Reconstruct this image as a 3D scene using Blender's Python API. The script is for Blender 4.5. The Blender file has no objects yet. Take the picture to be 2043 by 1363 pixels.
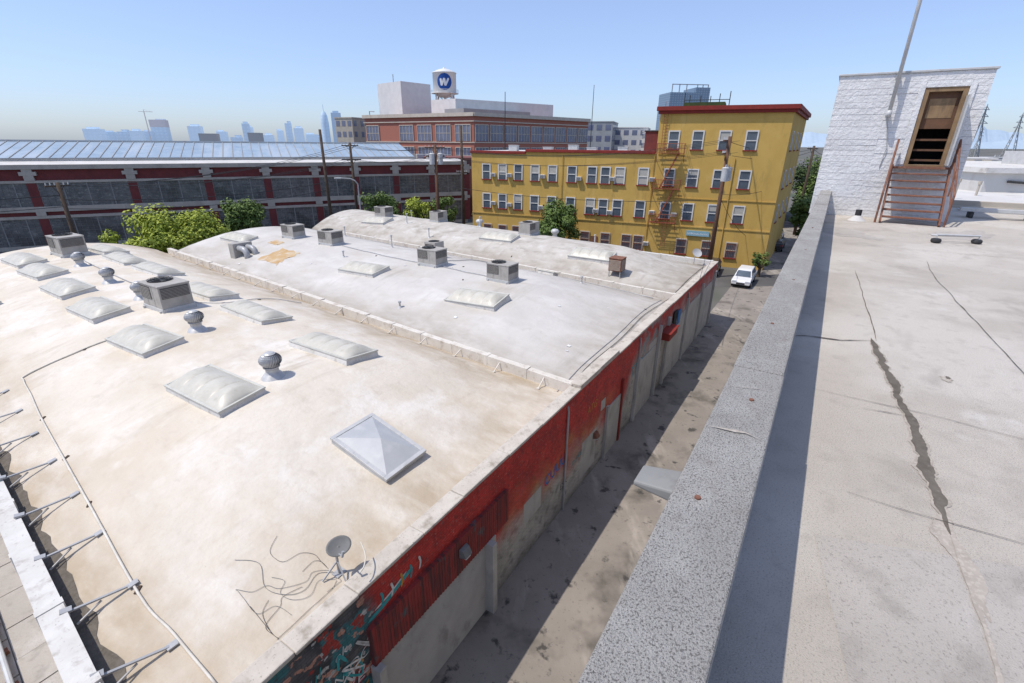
import bpy, math, random, itertools
from mathutils import Matrix, Vector, noise
rnd=random.Random(7)
S=bpy.context.scene; COL=S.collection
# ------------------------------------------------------------ materials
def M(name,c1,c2=None,scale=1.0,rough=0.85,bump=0.0,bscale=20,metal=0.0,stains=(),spec=0.3,detail=4,bdist=.02,valley=None):
    m=bpy.data.materials.new(name); m.use_nodes=True; nt=m.node_tree; N=nt.nodes; L=nt.links
    b=N["Principled BSDF"]; b.inputs["Roughness"].default_value=rough; b.inputs["Metallic"].default_value=metal
    b.inputs["Specular IOR Level"].default_value=spec
    tc=N.new("ShaderNodeTexCoord")
    def nz(sc,st=(1,1,1),off=0,det=detail):
        mp=N.new("ShaderNodeMapping"); mp.inputs["Scale"].default_value=st; mp.inputs["Location"].default_value=(off,off*1.7,off*.3)
        L.new(tc.outputs["Object"],mp.inputs[0]); n=N.new("ShaderNodeTexNoise"); n.inputs["Scale"].default_value=sc; n.inputs["Detail"].default_value=det; n.inputs["Roughness"].default_value=0.62
        L.new(mp.outputs[0],n.inputs["Vector"]); return n.outputs["Fac"]
    def rng(f,lo,hi,a,c=1.0):
        r=N.new("ShaderNodeMapRange"); r.inputs[1].default_value=lo; r.inputs[2].default_value=hi; r.inputs[3].default_value=a; r.inputs[4].default_value=c; L.new(f,r.inputs[0]); return r.outputs[0]
    def mix(f,a,c):
        x=N.new("ShaderNodeMix"); x.data_type='RGBA'; L.new(f,x.inputs[0])
        for i,q in ((6,a),(7,c)):
            if isinstance(q,tuple): x.inputs[i].default_value=q+(1,)
            else: L.new(q,x.inputs[i])
        return x.outputs[2]
    def op(o,a,c):
        x=N.new("ShaderNodeMath"); x.operation=o
        for i,q in ((0,a),(1,c)):
            if isinstance(q,(int,float)): x.inputs[i].default_value=q
            else: L.new(q,x.inputs[i])
        return x.outputs[0]
    if c2 is None: c2=tuple(v*0.85 for v in c1)
    col=mix(rng(nz(scale),0.35,0.65,0),c1,c2)
    for i,(c,sc,lo,hi,amt,st) in enumerate(stains):
        col=mix(rng(nz(sc,st,3.1*(i+1)),lo,hi,0,amt),col,c)
    if valley: # water-borne dirt collecting in the valleys beside the firewalls and the alley coping
        s0,s1,vc=valley
        sp=N.new("ShaderNodeSeparateXYZ"); L.new(tc.outputs["Object"],sp.inputs[0])
        s=op('SUBTRACT',sp.outputs[0],op('MULTIPLY',sp.outputs[1],.0946))
        wob=op('MULTIPLY',op('SUBTRACT',nz(.5,(1,.5,1),17),.5),2.2); s=op('ADD',s,wob)
        a=op('MULTIPLY',rng(s,s0+2.2,s0+.2,0),.9); b2=rng(s,s1-3.6,s1-.4,0); e=rng(op('ADD',sp.outputs[1],wob),3.4,.6,0,.85)
        v=op('MAXIMUM',op('MAXIMUM',a,b2),e); v=op('MULTIPLY',v,rng(nz(1.3,(1,.45,1),23),.34,.60,.25,.95))
        col=mix(v,col,vc)
        st_=rng(nz(1.4,(.16,1.3,1),41),.54,.72,0,.42); col=mix(op('MULTIPLY',st_,rng(nz(.22,(1,1,1),51),.44,.62,0)),col,tuple(x*.8 for x in vc))
    L.new(col,b.inputs["Base Color"])
    if bump:
        bp=N.new("ShaderNodeBump"); bp.inputs["Strength"].default_value=bump; bp.inputs["Distance"].default_value=bdist; L.new(nz(bscale),bp.inputs["Height"]); L.new(bp.outputs[0],b.inputs["Normal"])
    return m
one=(1,1,1)
m_roof1=M("roof_coating_cream",(.65,.592,.507),(.59,.528,.438),.3,.9,.5,3.2,bdist=.055,stains=[((.52,.44,.335),.35,.48,.68,.6,(1,.5,1)),((.70,.66,.60),.5,.48,.66,.8,one),((.44,.38,.305),2.0,.58,.76,.45,(1,.5,1)),((.56,.485,.385),6,.5,.7,.35,one),((.24,.22,.19),26,.66,.78,.6,one)],valley=(-8.2,6.2,(.39,.31,.215)))
m_roof2=M("roof_coating_grey",(.555,.528,.488),(.49,.463,.427),.35,.9,.4,3.2,bdist=.045,stains=[((.62,.595,.56),.5,.5,.7,.8,(1,.5,1)),((.43,.385,.32),.5,.52,.72,.6,(1,.5,1)),((.36,.33,.29),2.3,.60,.78,.4,one),((.26,.24,.22),28,.68,.8,.5,one)],valley=(6.4,20.6,(.33,.29,.24)))
m_roof3=M("roof_coating_dusty",(.53,.498,.448),(.43,.395,.345),.6,.9,.4,4,bdist=.04,stains=[((.30,.265,.22),1.3,.50,.70,.75,(1,.5,1)),((.62,.595,.56),1.1,.55,.7,.6,one)],valley=(20.8,31.4,(.28,.24,.19)))
m_white=M("white_parapet_coating",(.64,.62,.585),(.55,.53,.49),1.2,.85,.5,9,stains=[((.33,.29,.245),3,.54,.72,.7,one),((.16,.145,.13),15,.62,.74,.6,one)])
m_creamw=M("cream_upstand_coating",(.66,.62,.555),(.58,.535,.465),1.2,.85,.5,9,stains=[((.36,.30,.24),2.5,.54,.70,.65,one),((.18,.155,.13),13,.62,.74,.6,one)])
m_cope=M("dusty_coping",(.56,.512,.445),(.47,.422,.36),1.5,.9,.5,12,stains=[((.27,.228,.18),2.5,.53,.70,.75,one),((.15,.13,.10),20,.60,.72,.7,one)])
m_conc=M("speckled_parapet_concrete",(.46,.44,.405),(.40,.38,.35),2.0,.95,.9,150,stains=[((.56,.54,.505),3,.5,.7,.6,one),((.15,.14,.125),120,.53,.60,.85,one),((.07,.066,.06),300,.55,.62,.8,one),((.23,.21,.18),1.1,.56,.72,.65,one),((.25,.215,.18),6,.58,.7,.4,one)])
m_felt=M("roof_felt",(.50,.452,.393),(.435,.392,.338),.5,.95,.6,120,stains=[((.57,.528,.47),.35,.48,.60,.8,one),((.31,.275,.235),1.1,.56,.72,.55,one),((.25,.22,.185),.35,.62,.70,.5,(1,2,1)),((.63,.60,.55),.8,.62,.74,.7,one),((.19,.172,.15),90,.55,.66,.6,one),((.64,.60,.54),130,.6,.7,.5,one),((.35,.315,.275),6,.55,.7,.4,one)])
m_feltD=M("worn_felt_patch",(.40,.365,.325),(.47,.43,.385),.6,.95,.6,110,stains=[((.58,.555,.515),.9,.55,.70,.6,one),((.16,.147,.13),75,.56,.68,.6,one),((.26,.235,.205),3,.55,.7,.5,one)])
m_tar=M("tar",(.10,.084,.068),(.15,.13,.108),8,.9,.3,30,stains=[((.24,.21,.18),22,.60,.72,.5,one)])
m_tarS=M("tar_soft",(.32,.283,.24),(.39,.348,.298),9,.9,stains=[((.46,.415,.36),40,.5,.62,.8,one)])
m_alley=M("alley_concrete",(.29,.256,.22),(.22,.195,.168),.35,.9,.3,18,stains=[((.10,.09,.076),.45,.52,.66,.8,one),((.42,.375,.325),.8,.56,.68,.65,(1,.3,1)),((.045,.042,.04),1.5,.60,.67,.85,one),((.12,.108,.096),9,.60,.7,.6,one),((.35,.325,.29),30,.62,.72,.5,one)])
m_asph=M("street_asphalt",(.075,.072,.07),(.11,.105,.10),.2,.9,.2,20,stains=[((.16,.15,.14),.1,.5,.7,.6,one)])
m_ground=M("dusty_ground",(.15,.14,.125),(.10,.10,.09),.01,.95,stains=[((.05,.07,.035),.02,.55,.62,.8,one)])
m_dark=M("dark_metal",(.03,.03,.032),(.05,.05,.05),3,.6)
m_black=M("black_opening",(.012,.012,.013),(.02,.018,.016),3,.8)
m_gal=M("galvanized_metal",(.42,.42,.42),(.34,.34,.34),4,.45,metal=.15,stains=[((.25,.24,.22),6,.6,.75,.5,one)])
m_galT=M("bright_galvanized_fins",(.54,.54,.535),(.44,.44,.435),4,.42,metal=.15)
m_galL=M("pale_sheet_metal",(.55,.55,.54),(.47,.47,.46),3,.5,metal=.1,stains=[((.29,.265,.23),5,.58,.75,.5,one)])
m_hvac=M("hvac_paint",(.42,.395,.355),(.34,.32,.29),1.5,.6,stains=[((.23,.195,.155),4,.56,.75,.5,(1,1,.3)),((.50,.48,.44),8,.6,.7,.4,one)])
m_dishg=M("dish_grey",(.20,.20,.195),(.16,.16,.155),3,.6)
m_coil=M("condenser_coil",(.065,.06,.054),(.11,.102,.095),30,.6)
m_dome=M("aged_acrylic",(.55,.52,.445),(.48,.455,.385),2.5,.42,spec=.4,stains=[((.38,.345,.275),3,.54,.72,.5,one)])
m_pyr=M("clear_grey_acrylic",(.45,.455,.455),(.40,.405,.41),1.5,.28,spec=.4,stains=[((.52,.52,.51),2,.55,.7,.6,one)])
m_frame=M("skylight_frame",(.56,.55,.49),(.48,.47,.42),4,.5,metal=.05)
m_orange=M("rust_orange_patch",(.44,.28,.13),(.50,.36,.20),1.5,.9,stains=[((.55,.48,.38),2,.5,.65,.8,one)])
m_rust=M("rusty_brown_steel",(.17,.07,.045),(.23,.11,.07),5,.85,.3,30,stains=[((.33,.24,.19),9,.54,.7,.5,one)])
m_rust2=M("fire_escape_paint",(.26,.075,.04),(.33,.11,.06),5,.8)
m_wood=M("weathered_pole_wood",(.06,.042,.03),(.10,.07,.05),3,.9,.3,20)
m_wood2=M("reddish_pole_wood",(.16,.085,.05),(.11,.06,.04),3,.9)
m_glass=M("window_glass",(.055,.075,.095),(.11,.135,.165),.8,.1,spec=.8)
m_glassB=M("blue_glass",(.10,.12,.19),(.16,.18,.26),.3,.12,spec=.8)
m_cream=M("cream_stone",(.48,.43,.36),(.40,.355,.295),.8,.9,stains=[((.24,.21,.18),1.2,.6,.75,.5,(1,1,.3))])
m_creamL=M("pale_cream_trim",(.60,.535,.445),(.52,.46,.38),.8,.9,stains=[((.36,.31,.26),.9,.56,.75,.55,(1,1,.3))])
m_creamD=M("weathered_cream_band",(.47,.42,.355),(.39,.345,.29),.8,.9,stains=[((.28,.24,.20),.9,.54,.75,.6,(1,1,.3))])
m_maroon=M("maroon_brick",(.185,.045,.042),(.14,.036,.035),1.2,.9)
m_yellow=M("mustard_stucco",(.585,.38,.105),(.52,.33,.085),.35,.92,.3,14,stains=[((.38,.245,.075),.8,.55,.75,.6,(1,1,.25)),((.63,.435,.155),.5,.58,.75,.6,one),((.30,.195,.065),2.5,.60,.75,.55,(1,1,.2))])
m_redtrim=M("dark_red_trim",(.26,.032,.022),(.20,.028,.02),2,.7)
m_wframe=M("white_window_paint",(.68,.66,.62),(.60,.58,.54),4,.6)
m_bluewhite=M("bulkhead_white_paint",(.73,.725,.715),(.65,.645,.635),1.6,.8,.9,9,bdist=.04,stains=[((.44,.41,.37),5,.60,.72,.6,(1,1,2)),((.3,.25,.2),14,.68,.78,.7,one),((.80,.795,.785),2.5,.55,.7,.6,one)])
m_silver=M("tank_white",(.70,.69,.665),(.63,.62,.60),.6,.5)
m_blue=M("emblem_blue",(.012,.07,.30),(.012,.065,.27),1,.5)
m_emw=M("emblem_white",(.74,.74,.74),(.68,.68,.68),1,.5)
m_wires=M("wire_black",(.03,.03,.03),(.04,.04,.04),1,.7)
m_cablew=M("white_cable",(.66,.62,.55),(.54,.50,.43),3,.7)
m_bark=M("bark",(.07,.05,.035),(.11,.085,.06),4,.9)
m_glassroof=M("weathered_skylight_roof",(.25,.33,.41),(.33,.405,.475),.6,.4,spec=.4,stains=[((.44,.49,.53),.25,.5,.65,.6,(1,.2,.2))])
m_whiter=M("white_roof_membrane",(.60,.585,.56),(.52,.505,.48),.3,.9,stains=[((.36,.335,.295),1.2,.56,.7,.5,one)])
m_greyb=M("grey_panel",(.33,.34,.34),(.28,.29,.29),.3,.8)
m_mull=M("dull_steel_mullion",(.28,.27,.25),(.22,.21,.20),1,.7)
m_paintw=M("car_white",(.72,.72,.73),(.68,.68,.69),1,.25,spec=.6)
m_paintd=M("car_dark",(.03,.032,.04),(.04,.04,.045),1,.25,spec=.6)
m_paintr=M("car_red",(.35,.03,.025),(.3,.03,.02),1,.25,spec=.6)
m_tyre=M("tyre_rubber",(.02,.02,.02),(.03,.03,.03),3,.9)
m_lamp=M("headlight_lens",(.6,.62,.65),(.5,.52,.55),3,.1)
m_redl=M("tail_light",(.4,.02,.02),(.3,.02,.02),3,.2)
m_ply=M("plywood",(.30,.20,.11),(.21,.135,.075),2,.8,stains=[((.12,.08,.05),3,.55,.7,.6,(1,1,.3))])
m_door=M("grey_door_paint",(.25,.25,.24),(.20,.20,.195),2,.6,stains=[((.15,.14,.13),5,.58,.7,.5,one)])
m_leafA=M("leaves_yellow_green",(.38,.43,.055),(.25,.31,.04),.9,.7)
m_leafB=M("leaves_green",(.14,.20,.045),(.08,.13,.03),.9,.7)
m_leafC=M("leaves_dark",(.06,.095,.025),(.035,.06,.018),.9,.7)
m_blind=M("window_blind_fabric",(.45,.43,.38),(.4,.38,.33),2,.8)
m_fglass=M("factory_glass",(.075,.08,.085),(.15,.15,.145),.9,.25,spec=.6,stains=[((.26,.25,.23),2.2,.54,.64,.7,(1,1,2)),((.035,.037,.04),.35,.5,.6,.7,one)])  # pale and dark noise patches imitate reflections, painted into the glass colour
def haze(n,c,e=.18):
    m=M(n,c,tuple(x*.93 for x in c),.02,.9,spec=.1); b=m.node_tree.nodes["Principled BSDF"]; b.inputs["Emission Color"].default_value=(.45,.60,.80,1); b.inputs["Emission Strength"].default_value=e; return m  # aerial haze put into the material: pale colour plus faint bluish emission
def towermat(n,c,c2,fl=4.0,em=0):
    m=bpy.data.materials.new(n); m.use_nodes=True; nt=m.node_tree;N=nt.nodes;L=nt.links
    b=N["Principled BSDF"]; b.inputs["Roughness"].default_value=.7; b.inputs["Specular IOR Level"].default_value=.2
    if em: b.inputs["Emission Color"].default_value=(.45,.60,.80,1); b.inputs["Emission Strength"].default_value=em  # bluish glow stands in for airlight in front of far towers
    tc=N.new("ShaderNodeTexCoord"); w=N.new("ShaderNodeTexWave"); w.bands_direction='Z'; w.inputs["Scale"].default_value=1/(fl*2); L.new(tc.outputs["Object"],w.inputs[0])
    w2=N.new("ShaderNodeTexWave"); w2.bands_direction='X'; w2.inputs["Scale"].default_value=1/(fl*2.5); L.new(tc.outputs["Object"],w2.inputs[0])
    mm=N.new("ShaderNodeMath"); mm.operation='MULTIPLY'; L.new(w.outputs["Fac"],mm.inputs[0]); L.new(w2.outputs["Fac"],mm.inputs[1])
    x=N.new("ShaderNodeMix"); x.data_type='RGBA'; L.new(mm.outputs[0],x.inputs[0]); x.inputs[6].default_value=c+(1,); x.inputs[7].default_value=c2+(1,); L.new(x.outputs[2],b.inputs["Base Color"])
    return m
def brickmat(name,c1,c2,mortar):
    m=bpy.data.materials.new(name); m.use_nodes=True; nt=m.node_tree;N=nt.nodes;L=nt.links
    b=N["Principled BSDF"]; b.inputs["Roughness"].default_value=.9
    tc=N.new("ShaderNodeTexCoord"); sp=N.new("ShaderNodeSeparateXYZ"); L.new(tc.outputs["Object"],sp.inputs[0]); cb=N.new("ShaderNodeCombineXYZ"); L.new(sp.outputs[0],cb.inputs[0]); L.new(sp.outputs[2],cb.inputs[1])
    br=N.new("ShaderNodeTexBrick"); L.new(cb.outputs[0],br.inputs["Vector"]); br.inputs["Scale"].default_value=1; br.inputs["Brick Width"].default_value=.22; br.inputs["Row Height"].default_value=.075; br.inputs["Mortar Size"].default_value=.006
    br.inputs["Color1"].default_value=c1+(1,); br.inputs["Color2"].default_value=c2+(1,); br.inputs["Mortar"].default_value=mortar+(1,)
    L.new(br.outputs["Color"],b.inputs["Base Color"]); return m
m_brick=brickmat("orange_brick",(.43,.15,.10),(.37,.125,.085),(.36,.20,.15))
m_brickD=brickmat("dark_brick",(.20,.07,.06),(.16,.06,.05),(.2,.12,.1))
def wallmat():
    m=bpy.data.materials.new("spray_painted_brick"); m.use_nodes=True; nt=m.node_tree;N=nt.nodes;L=nt.links
    b=N["Principled BSDF"]; b.inputs["Roughness"].default_value=.75
    tc=N.new("ShaderNodeTexCoord"); sp=N.new("ShaderNodeSeparateXYZ"); L.new(tc.outputs["Object"],sp.inputs[0])
    cb=N.new("ShaderNodeCombineXYZ"); L.new(sp.outputs[0],cb.inputs[0]); L.new(sp.outputs[2],cb.inputs[1])
    def nz(sc,off=0,det=4):
        mp=N.new("ShaderNodeMapping"); mp.inputs["Location"].default_value=(off,off,off); L.new(cb.outputs[0],mp.inputs[0]); n=N.new("ShaderNodeTexNoise"); n.inputs["Scale"].default_value=sc; n.inputs["Detail"].default_value=det; L.new(mp.outputs[0],n.inputs["Vector"]); return n.outputs["Fac"]
    def rng(f,lo,hi,a=0,c=1):
        r=N.new("ShaderNodeMapRange"); r.inputs[1].default_value=lo; r.inputs[2].default_value=hi; r.inputs[3].default_value=a; r.inputs[4].default_value=c; L.new(f,r.inputs[0]); return r.outputs[0]
    def op(o,a,c):
        x=N.new("ShaderNodeMath"); x.operation=o
        for i,q in ((0,a),(1,c)):
            if isinstance(q,(int,float)): x.inputs[i].default_value=q
            else: L.new(q,x.inputs[i])
        return x.outputs[0]
    def mix(f,a,c):
        x=N.new("ShaderNodeMix"); x.data_type='RGBA'; L.new(f,x.inputs[0])
        for i,q in ((6,a),(7,c)):
            if isinstance(q,tuple): x.inputs[i].default_value=q+(1,)
            else: L.new(q,x.inputs[i])
        return x.outputs[2]
    s=sp.outputs[0]; z=sp.outputs[2]
    red=mix(rng(nz(1.3),.4,.6),(.60,.04,.028),(.44,.03,.025))
    red=mix(rng(nz(5,4),.52,.68,0,.7),red,(.22,.022,.022))
    red=mix(rng(nz(12,6),.6,.7,0,.5),red,(.62,.25,.2))
    grey=mix(rng(nz(.8,9),.4,.6),(.50,.475,.43),(.37,.352,.32))
    grey=mix(rng(nz(2.5,2),.52,.68,0,.75),grey,(.21,.197,.175))
    orange=mix(rng(nz(1.1,14),.35,.65),(.56,.13,.05),(.50,.28,.10))
    orange=mix(rng(nz(1.6,77),.50,.66,0,.7),orange,(.48,.14,.16))
    thr=op('ADD',rng(s,11.5,13,2.1,4.0),op('MULTIPLY',op('SUBTRACT',nz(.9,21),.5),2.0))
    d=op('SUBTRACT',z,thr)
    up=rng(d,-.8,.6)
    om=op('MULTIPLY',op('MULTIPLY',rng(d,1.5,.1),rng(s,.4,2.4)),op('MULTIPLY',rng(s,11.5,9),rng(nz(.8,31),.30,.55)))
    redo=mix(om,red,orange)
    col=mix(up,grey,redo)
    tint=op('MULTIPLY',op('MULTIPLY',rng(s,13,14),rng(s,17.5,16)),rng(nz(1.3,90),.48,.56)); col=mix(op('MULTIPLY',tint,.55),col,(.15,.40,.42))
    g=rng(op('ADD',s,op('MULTIPLY',nz(1.5,71),.8)),-3.6,-4.0)
    col=mix(g,col,mix(rng(nz(1.2,40,3),.4,.6),(.035,.04,.048),(.12,.12,.125)))
    t1=op('MULTIPLY',g,rng(nz(1.3,47,4),.53,.57)); col=mix(t1,col,(.035,.17,.19))
    t2=op('MULTIPLY',g,rng(nz(2.0,48,4),.57,.60)); col=mix(t2,col,(.38,.04,.03))
    t3=op('MULTIPLY',g,rng(nz(2.6,55,4),.60,.62)); col=mix(t3,col,(.52,.27,.20))
    t4=op('MULTIPLY',g,rng(nz(3.4,59,4),.62,.64)); col=mix(t4,col,(.50,.50,.48))
    col=mix(rng(z,.45,0,0,.5),col,(.10,.09,.08))
    col=mix(rng(nz(7,93),.58,.70,0,.35),col,(.25,.22,.20))
    br=N.new("ShaderNodeTexBrick"); L.new(cb.outputs[0],br.inputs["Vector"]); br.inputs["Scale"].default_value=1; br.inputs["Brick Width"].default_value=.22; br.inputs["Row Height"].default_value=.08; br.inputs["Mortar Size"].default_value=.009; br.inputs["Mortar Smooth"].default_value=.3
    br.inputs["Color1"].default_value=(1,1,1,1); br.inputs["Color2"].default_value=(.75,.75,.75,1); br.inputs["Mortar"].default_value=(.45,.45,.45,1)
    x=N.new("ShaderNodeMix"); x.data_type='RGBA'; x.blend_type='MULTIPLY'; x.inputs[0].default_value=.75; L.new(col,x.inputs[6]); L.new(br.outputs["Color"],x.inputs[7])
    L.new(x.outputs[2],b.inputs["Base Color"])
    bp=N.new("ShaderNodeBump"); bp.inputs["Strength"].default_value=.5; bp.inputs["Distance"].default_value=.01; L.new(br.outputs["Color"],bp.inputs["Height"]); L.new(bp.outputs[0],b.inputs["Normal"])
    return m
m_wall=wallmat()
m_corr=M("dark_red_shutter_housing",(.30,.045,.04),(.22,.038,.034),1.5,.8,stains=[((.09,.04,.04),2,.48,.62,.85,(4,1,.3)),((.03,.15,.16),1.1,.60,.68,.6,one)])
m_shut=M("grey_roller_shutter",(.43,.408,.365),(.36,.338,.305),1.2,.7,stains=[((.2,.18,.16),2,.56,.7,.6,(1,1,.4))])
m_panel=M("grey_wall_panel",(.46,.445,.41),(.39,.375,.345),.8,.85,stains=[((.23,.215,.195),1.5,.54,.70,.6,(1,1,.4)),((.53,.51,.48),.9,.55,.65,.6,one)])
def flat(n,c): return M(n,c,tuple(v*.7 for v in c),5,.7,stains=[((.15,.13,.12),11,.58,.68,.5,one)])
m_gw=flat("spray_white",(.72,.72,.7)); m_gt=flat("spray_teal",(.05,.36,.38)); m_gy=flat("spray_yellow",(.60,.30,.06)); m_gp=flat("spray_pink",(.55,.10,.16)); m_gb=flat("spray_blue",(.05,.20,.48))
# ------------------------------------------------------------ mesh builder
class MB:
    def __init__(s): s.v=[];s.f=[];s.m=[]
    def add(s,vs,fs,mi=0):
        o=len(s.v); s.v+= [tuple(x) for x in vs]; s.f+=[tuple(i+o for i in f) for f in fs]; s.m+=[mi]*len(fs); return s
    def box(s,x0,x1,y0,y1,z0,z1,mi=0):
        return s.add([(x0,y0,z0),(x1,y0,z0),(x1,y1,z0),(x0,y1,z0),(x0,y0,z1),(x1,y0,z1),(x1,y1,z1),(x0,y1,z1)],[(0,3,2,1),(4,5,6,7),(0,1,5,4),(1,2,6,5),(2,3,7,6),(3,0,4,7)],mi)
    def prism(s,poly,z0,z1,mi=0,mt=None):
        n=len(poly); a=sum(poly[i][0]*poly[(i+1)%n][1]-poly[(i+1)%n][0]*poly[i][1] for i in range(n))
        if a<0: poly=poly[::-1]
        s.add([(p[0],p[1],z0) for p in poly]+[(p[0],p[1],z1) for p in poly],[(i,(i+1)%n,n+(i+1)%n,n+i) for i in range(n)]+[tuple(range(n-1,-1,-1))],mi)
        s.add([(p[0],p[1],z1) for p in poly],[tuple(range(n))],mi if mt is None else mt); return s
    def cyl(s,p0,p1,r0,r1=None,n=10,mi=0,caps=True):
        if r1 is None: r1=r0
        p0=Vector(p0);p1=Vector(p1); d=(p1-p0).normalized(); u=d.orthogonal().normalized(); w=d.cross(u)
        vs=[]
        for p,r in((p0,r0),(p1,r1)):
            for i in range(n):
                a=2*math.pi*i/n; vs.append(p+u*math.cos(a)*r+w*math.sin(a)*r)
        fs=[(i,(i+1)%n,n+(i+1)%n,n+i) for i in range(n)]
        if caps: fs+=[tuple(range(n-1,-1,-1)),tuple(range(n,2*n))]
        return s.add(vs,fs,mi)
    def tube(s,pts,r,n=6,mi=0):
        P=[Vector(pts[0])]
        for p in pts[1:]:
            if (Vector(p)-P[-1]).length>1e-4: P.append(Vector(p))
        if len(P)<2: return s
        vs=[];u=None
        for i,p in enumerate(P):
            d=(P[min(i+1,len(P)-1)]-P[max(i-1,0)]).normalized()
            if d.length<.5: d=(P[i]-P[i-1]).normalized()
            u=d.orthogonal().normalized() if u is None else (u-d*u.dot(d))
            u=u.normalized() if u.length>1e-4 else d.orthogonal().normalized(); w=d.cross(u)
            for k in range(n): a=2*math.pi*k/n; vs.append(p+u*math.cos(a)*r+w*math.sin(a)*r)
        m=len(P)
        return s.add(vs,[(i*n+k,i*n+(k+1)%n,(i+1)*n+(k+1)%n,(i+1)*n+k) for i in range(m-1) for k in range(n)]+[tuple(range(n-1,-1,-1)),tuple(range((m-1)*n,m*n))],mi)
    def rev(s,prof,n=16,mi=0,c=(0,0,0)):
        vs=[];fs=[]
        for r,z in prof:
            for i in range(n):
                a=2*math.pi*i/n; vs.append((c[0]+r*math.cos(a),c[1]+r*math.sin(a),c[2]+z))
        for k in range(len(prof)-1):
            for i in range(n): fs.append((k*n+i,k*n+(i+1)%n,(k+1)*n+(i+1)%n,(k+1)*n+i))
        return s.add(vs,fs,mi)
    def beam(s,a,b,w,h,mi=0):
        a=Vector(a);b=Vector(b); d=(b-a).normalized(); up=Vector((0,0,1)) if abs(d.z)<.95 else Vector((1,0,0)); x=d.cross(up).normalized()*w/2; y=x.cross(d).normalized()*h/2
        vs=[a-x-y,a+x-y,a+x+y,a-x+y,b-x-y,b+x-y,b+x+y,b-x+y]
        return s.add(vs,[(0,1,2,3),(7,6,5,4),(0,4,5,1),(1,5,6,2),(2,6,7,3),(3,7,4,0)],mi)
    def out(s,name,mats,parent=None,smooth=False,bev=0,label=None):
        me=bpy.data.meshes.new(name); me.from_pydata(s.v,[],s.f); me.validate(clean_customdata=False)
        for m in (mats if isinstance(mats,(list,tuple)) else [mats]): me.materials.append(m)
        if len(me.polygons)==len(s.m): me.polygons.foreach_set("material_index",s.m)
        if smooth: me.polygons.foreach_set("use_smooth",[True]*len(me.polygons))
        o=bpy.data.objects.new(name,me); COL.objects.link(o)
        if parent: o.parent=parent
        if label: o["label"]=label
        if bev:
            md=o.modifiers.new("b","BEVEL"); md.width=bev; md.segments=2; md.limit_method='ANGLE'
        return o
def boxpart(name,mat,parent,b,bev=0,label=None): mb=MB(); mb.box(*b); return mb.out(name,mat,parent,bev=bev,label=label)
def root(name,label,cat,loc=(0,0,0),rz=0,group=None,mat=None):
    e=bpy.data.objects.new(name,None); COL.objects.link(e); e.empty_display_size=.2
    if mat is not None: e.matrix_world=mat
    else: e.location=loc; e.rotation_euler=(0,0,rz)
    e["label"]=label; e["category"]=cat
    if group: e["group"]=group
    return e
def tag(o,label,cat,group=None,loc=None,rz=0):
    o["label"]=label; o["category"]=cat
    if group:o["group"]=group
    if loc is not None: o.location=loc; o.rotation_euler=(0,0,rz)
    return o
def struct(o): o["kind"]="structure"; return o
def kids(o): return [c for c in bpy.data.objects if c.parent==o]
def dup(o,parent=None,mat=None,label=None):
    c=o.copy(); COL.objects.link(c)
    if parent: c.parent=parent
    if mat is not None: c.matrix_world=mat
    if label: c["label"]=label
    for k in kids(o): dup(k,c)
    return c
def place(x,y,z,rz=0): return Matrix.Translation((x,y,z))@Matrix.Rotation(rz,4,'Z')
def textmesh(body,size,mi_mat,name,parent,mat,label=None,shear=0,off=.012):
    cu=bpy.data.curves.new("tmp","FONT"); cu.body=body; cu.size=size; cu.shear=shear; cu.offset=off*size
    o=bpy.data.objects.new("tmp",cu); COL.objects.link(o); bpy.context.view_layer.update()
    me=bpy.data.meshes.new_from_object(o.evaluated_get(bpy.context.evaluated_depsgraph_get())); bpy.data.objects.remove(o)
    me.transform(mat); me.materials.clear(); me.materials.append(mi_mat); me.name=name
    q=bpy.data.objects.new(name,me); COL.objects.link(q); q.parent=parent
    if label:q["label"]=label
    return q
# ------------------------------------------------------------ frames
O=Vector((-.74,10.92,0)); e1=Vector((.5334,.8459,0)); E2=Vector((-.7919,.6107,0)); RZ=math.atan2(.8459,.5334)
def Lc(s,t): return (s+.0942*t,.9956*t)
def W(s,t,z=0): return O+e1*s+E2*t+Vector((0,0,z))
BAY=[(-8.15,6.15),(6.5,20.6),(20.9,31.4)]
RISE=[1.5,1.4,1.5]
def zr(s,t,i=None):
    if i is None: i=0 if s<6.3 else (1 if s<20.75 else 2)
    a,b=BAY[i]; q=1-((s-(a+b)/2)/((b-a)/2))**2
    k=max(0,min(1,t/7.5)); k=.14+.86*k*k*(3-2*k)
    return 4.62+RISE[i]*max(0,q)*k + .05*noise.noise(Vector((s*.45,t*.45,0)))+.025*noise.noise(Vector((s*1.3,t*1.3,4)))
def tend(i,s): return (42.5,40-(s-6.5)/14*3.5,41)[i]
def onroof(s,t,rz=0,dz=0):
    p=W(s,t,zr(s,t)+dz); e=.6
    a=W(s+e,t,zr(s+e,t))-W(s-e,t,zr(s-e,t)); b=W(s,t+e,zr(s,t+e))-W(s,t-e,zr(s,t-e))
    z=a.cross(b).normalized()
    if z.z<0: z=-z
    x=(e1-z*e1.dot(z)).normalized(); y=z.cross(x)
    m=Matrix((x,y,z)).transposed().to_4x4(); m.translation=p
    return m@Matrix.Rotation(rz,4,'Z')
def upright(s,t,rz=0,dz=-.03): p=W(s,t,zr(s,t)+dz); return place(p.x,p.y,p.z,RZ+rz)
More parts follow.
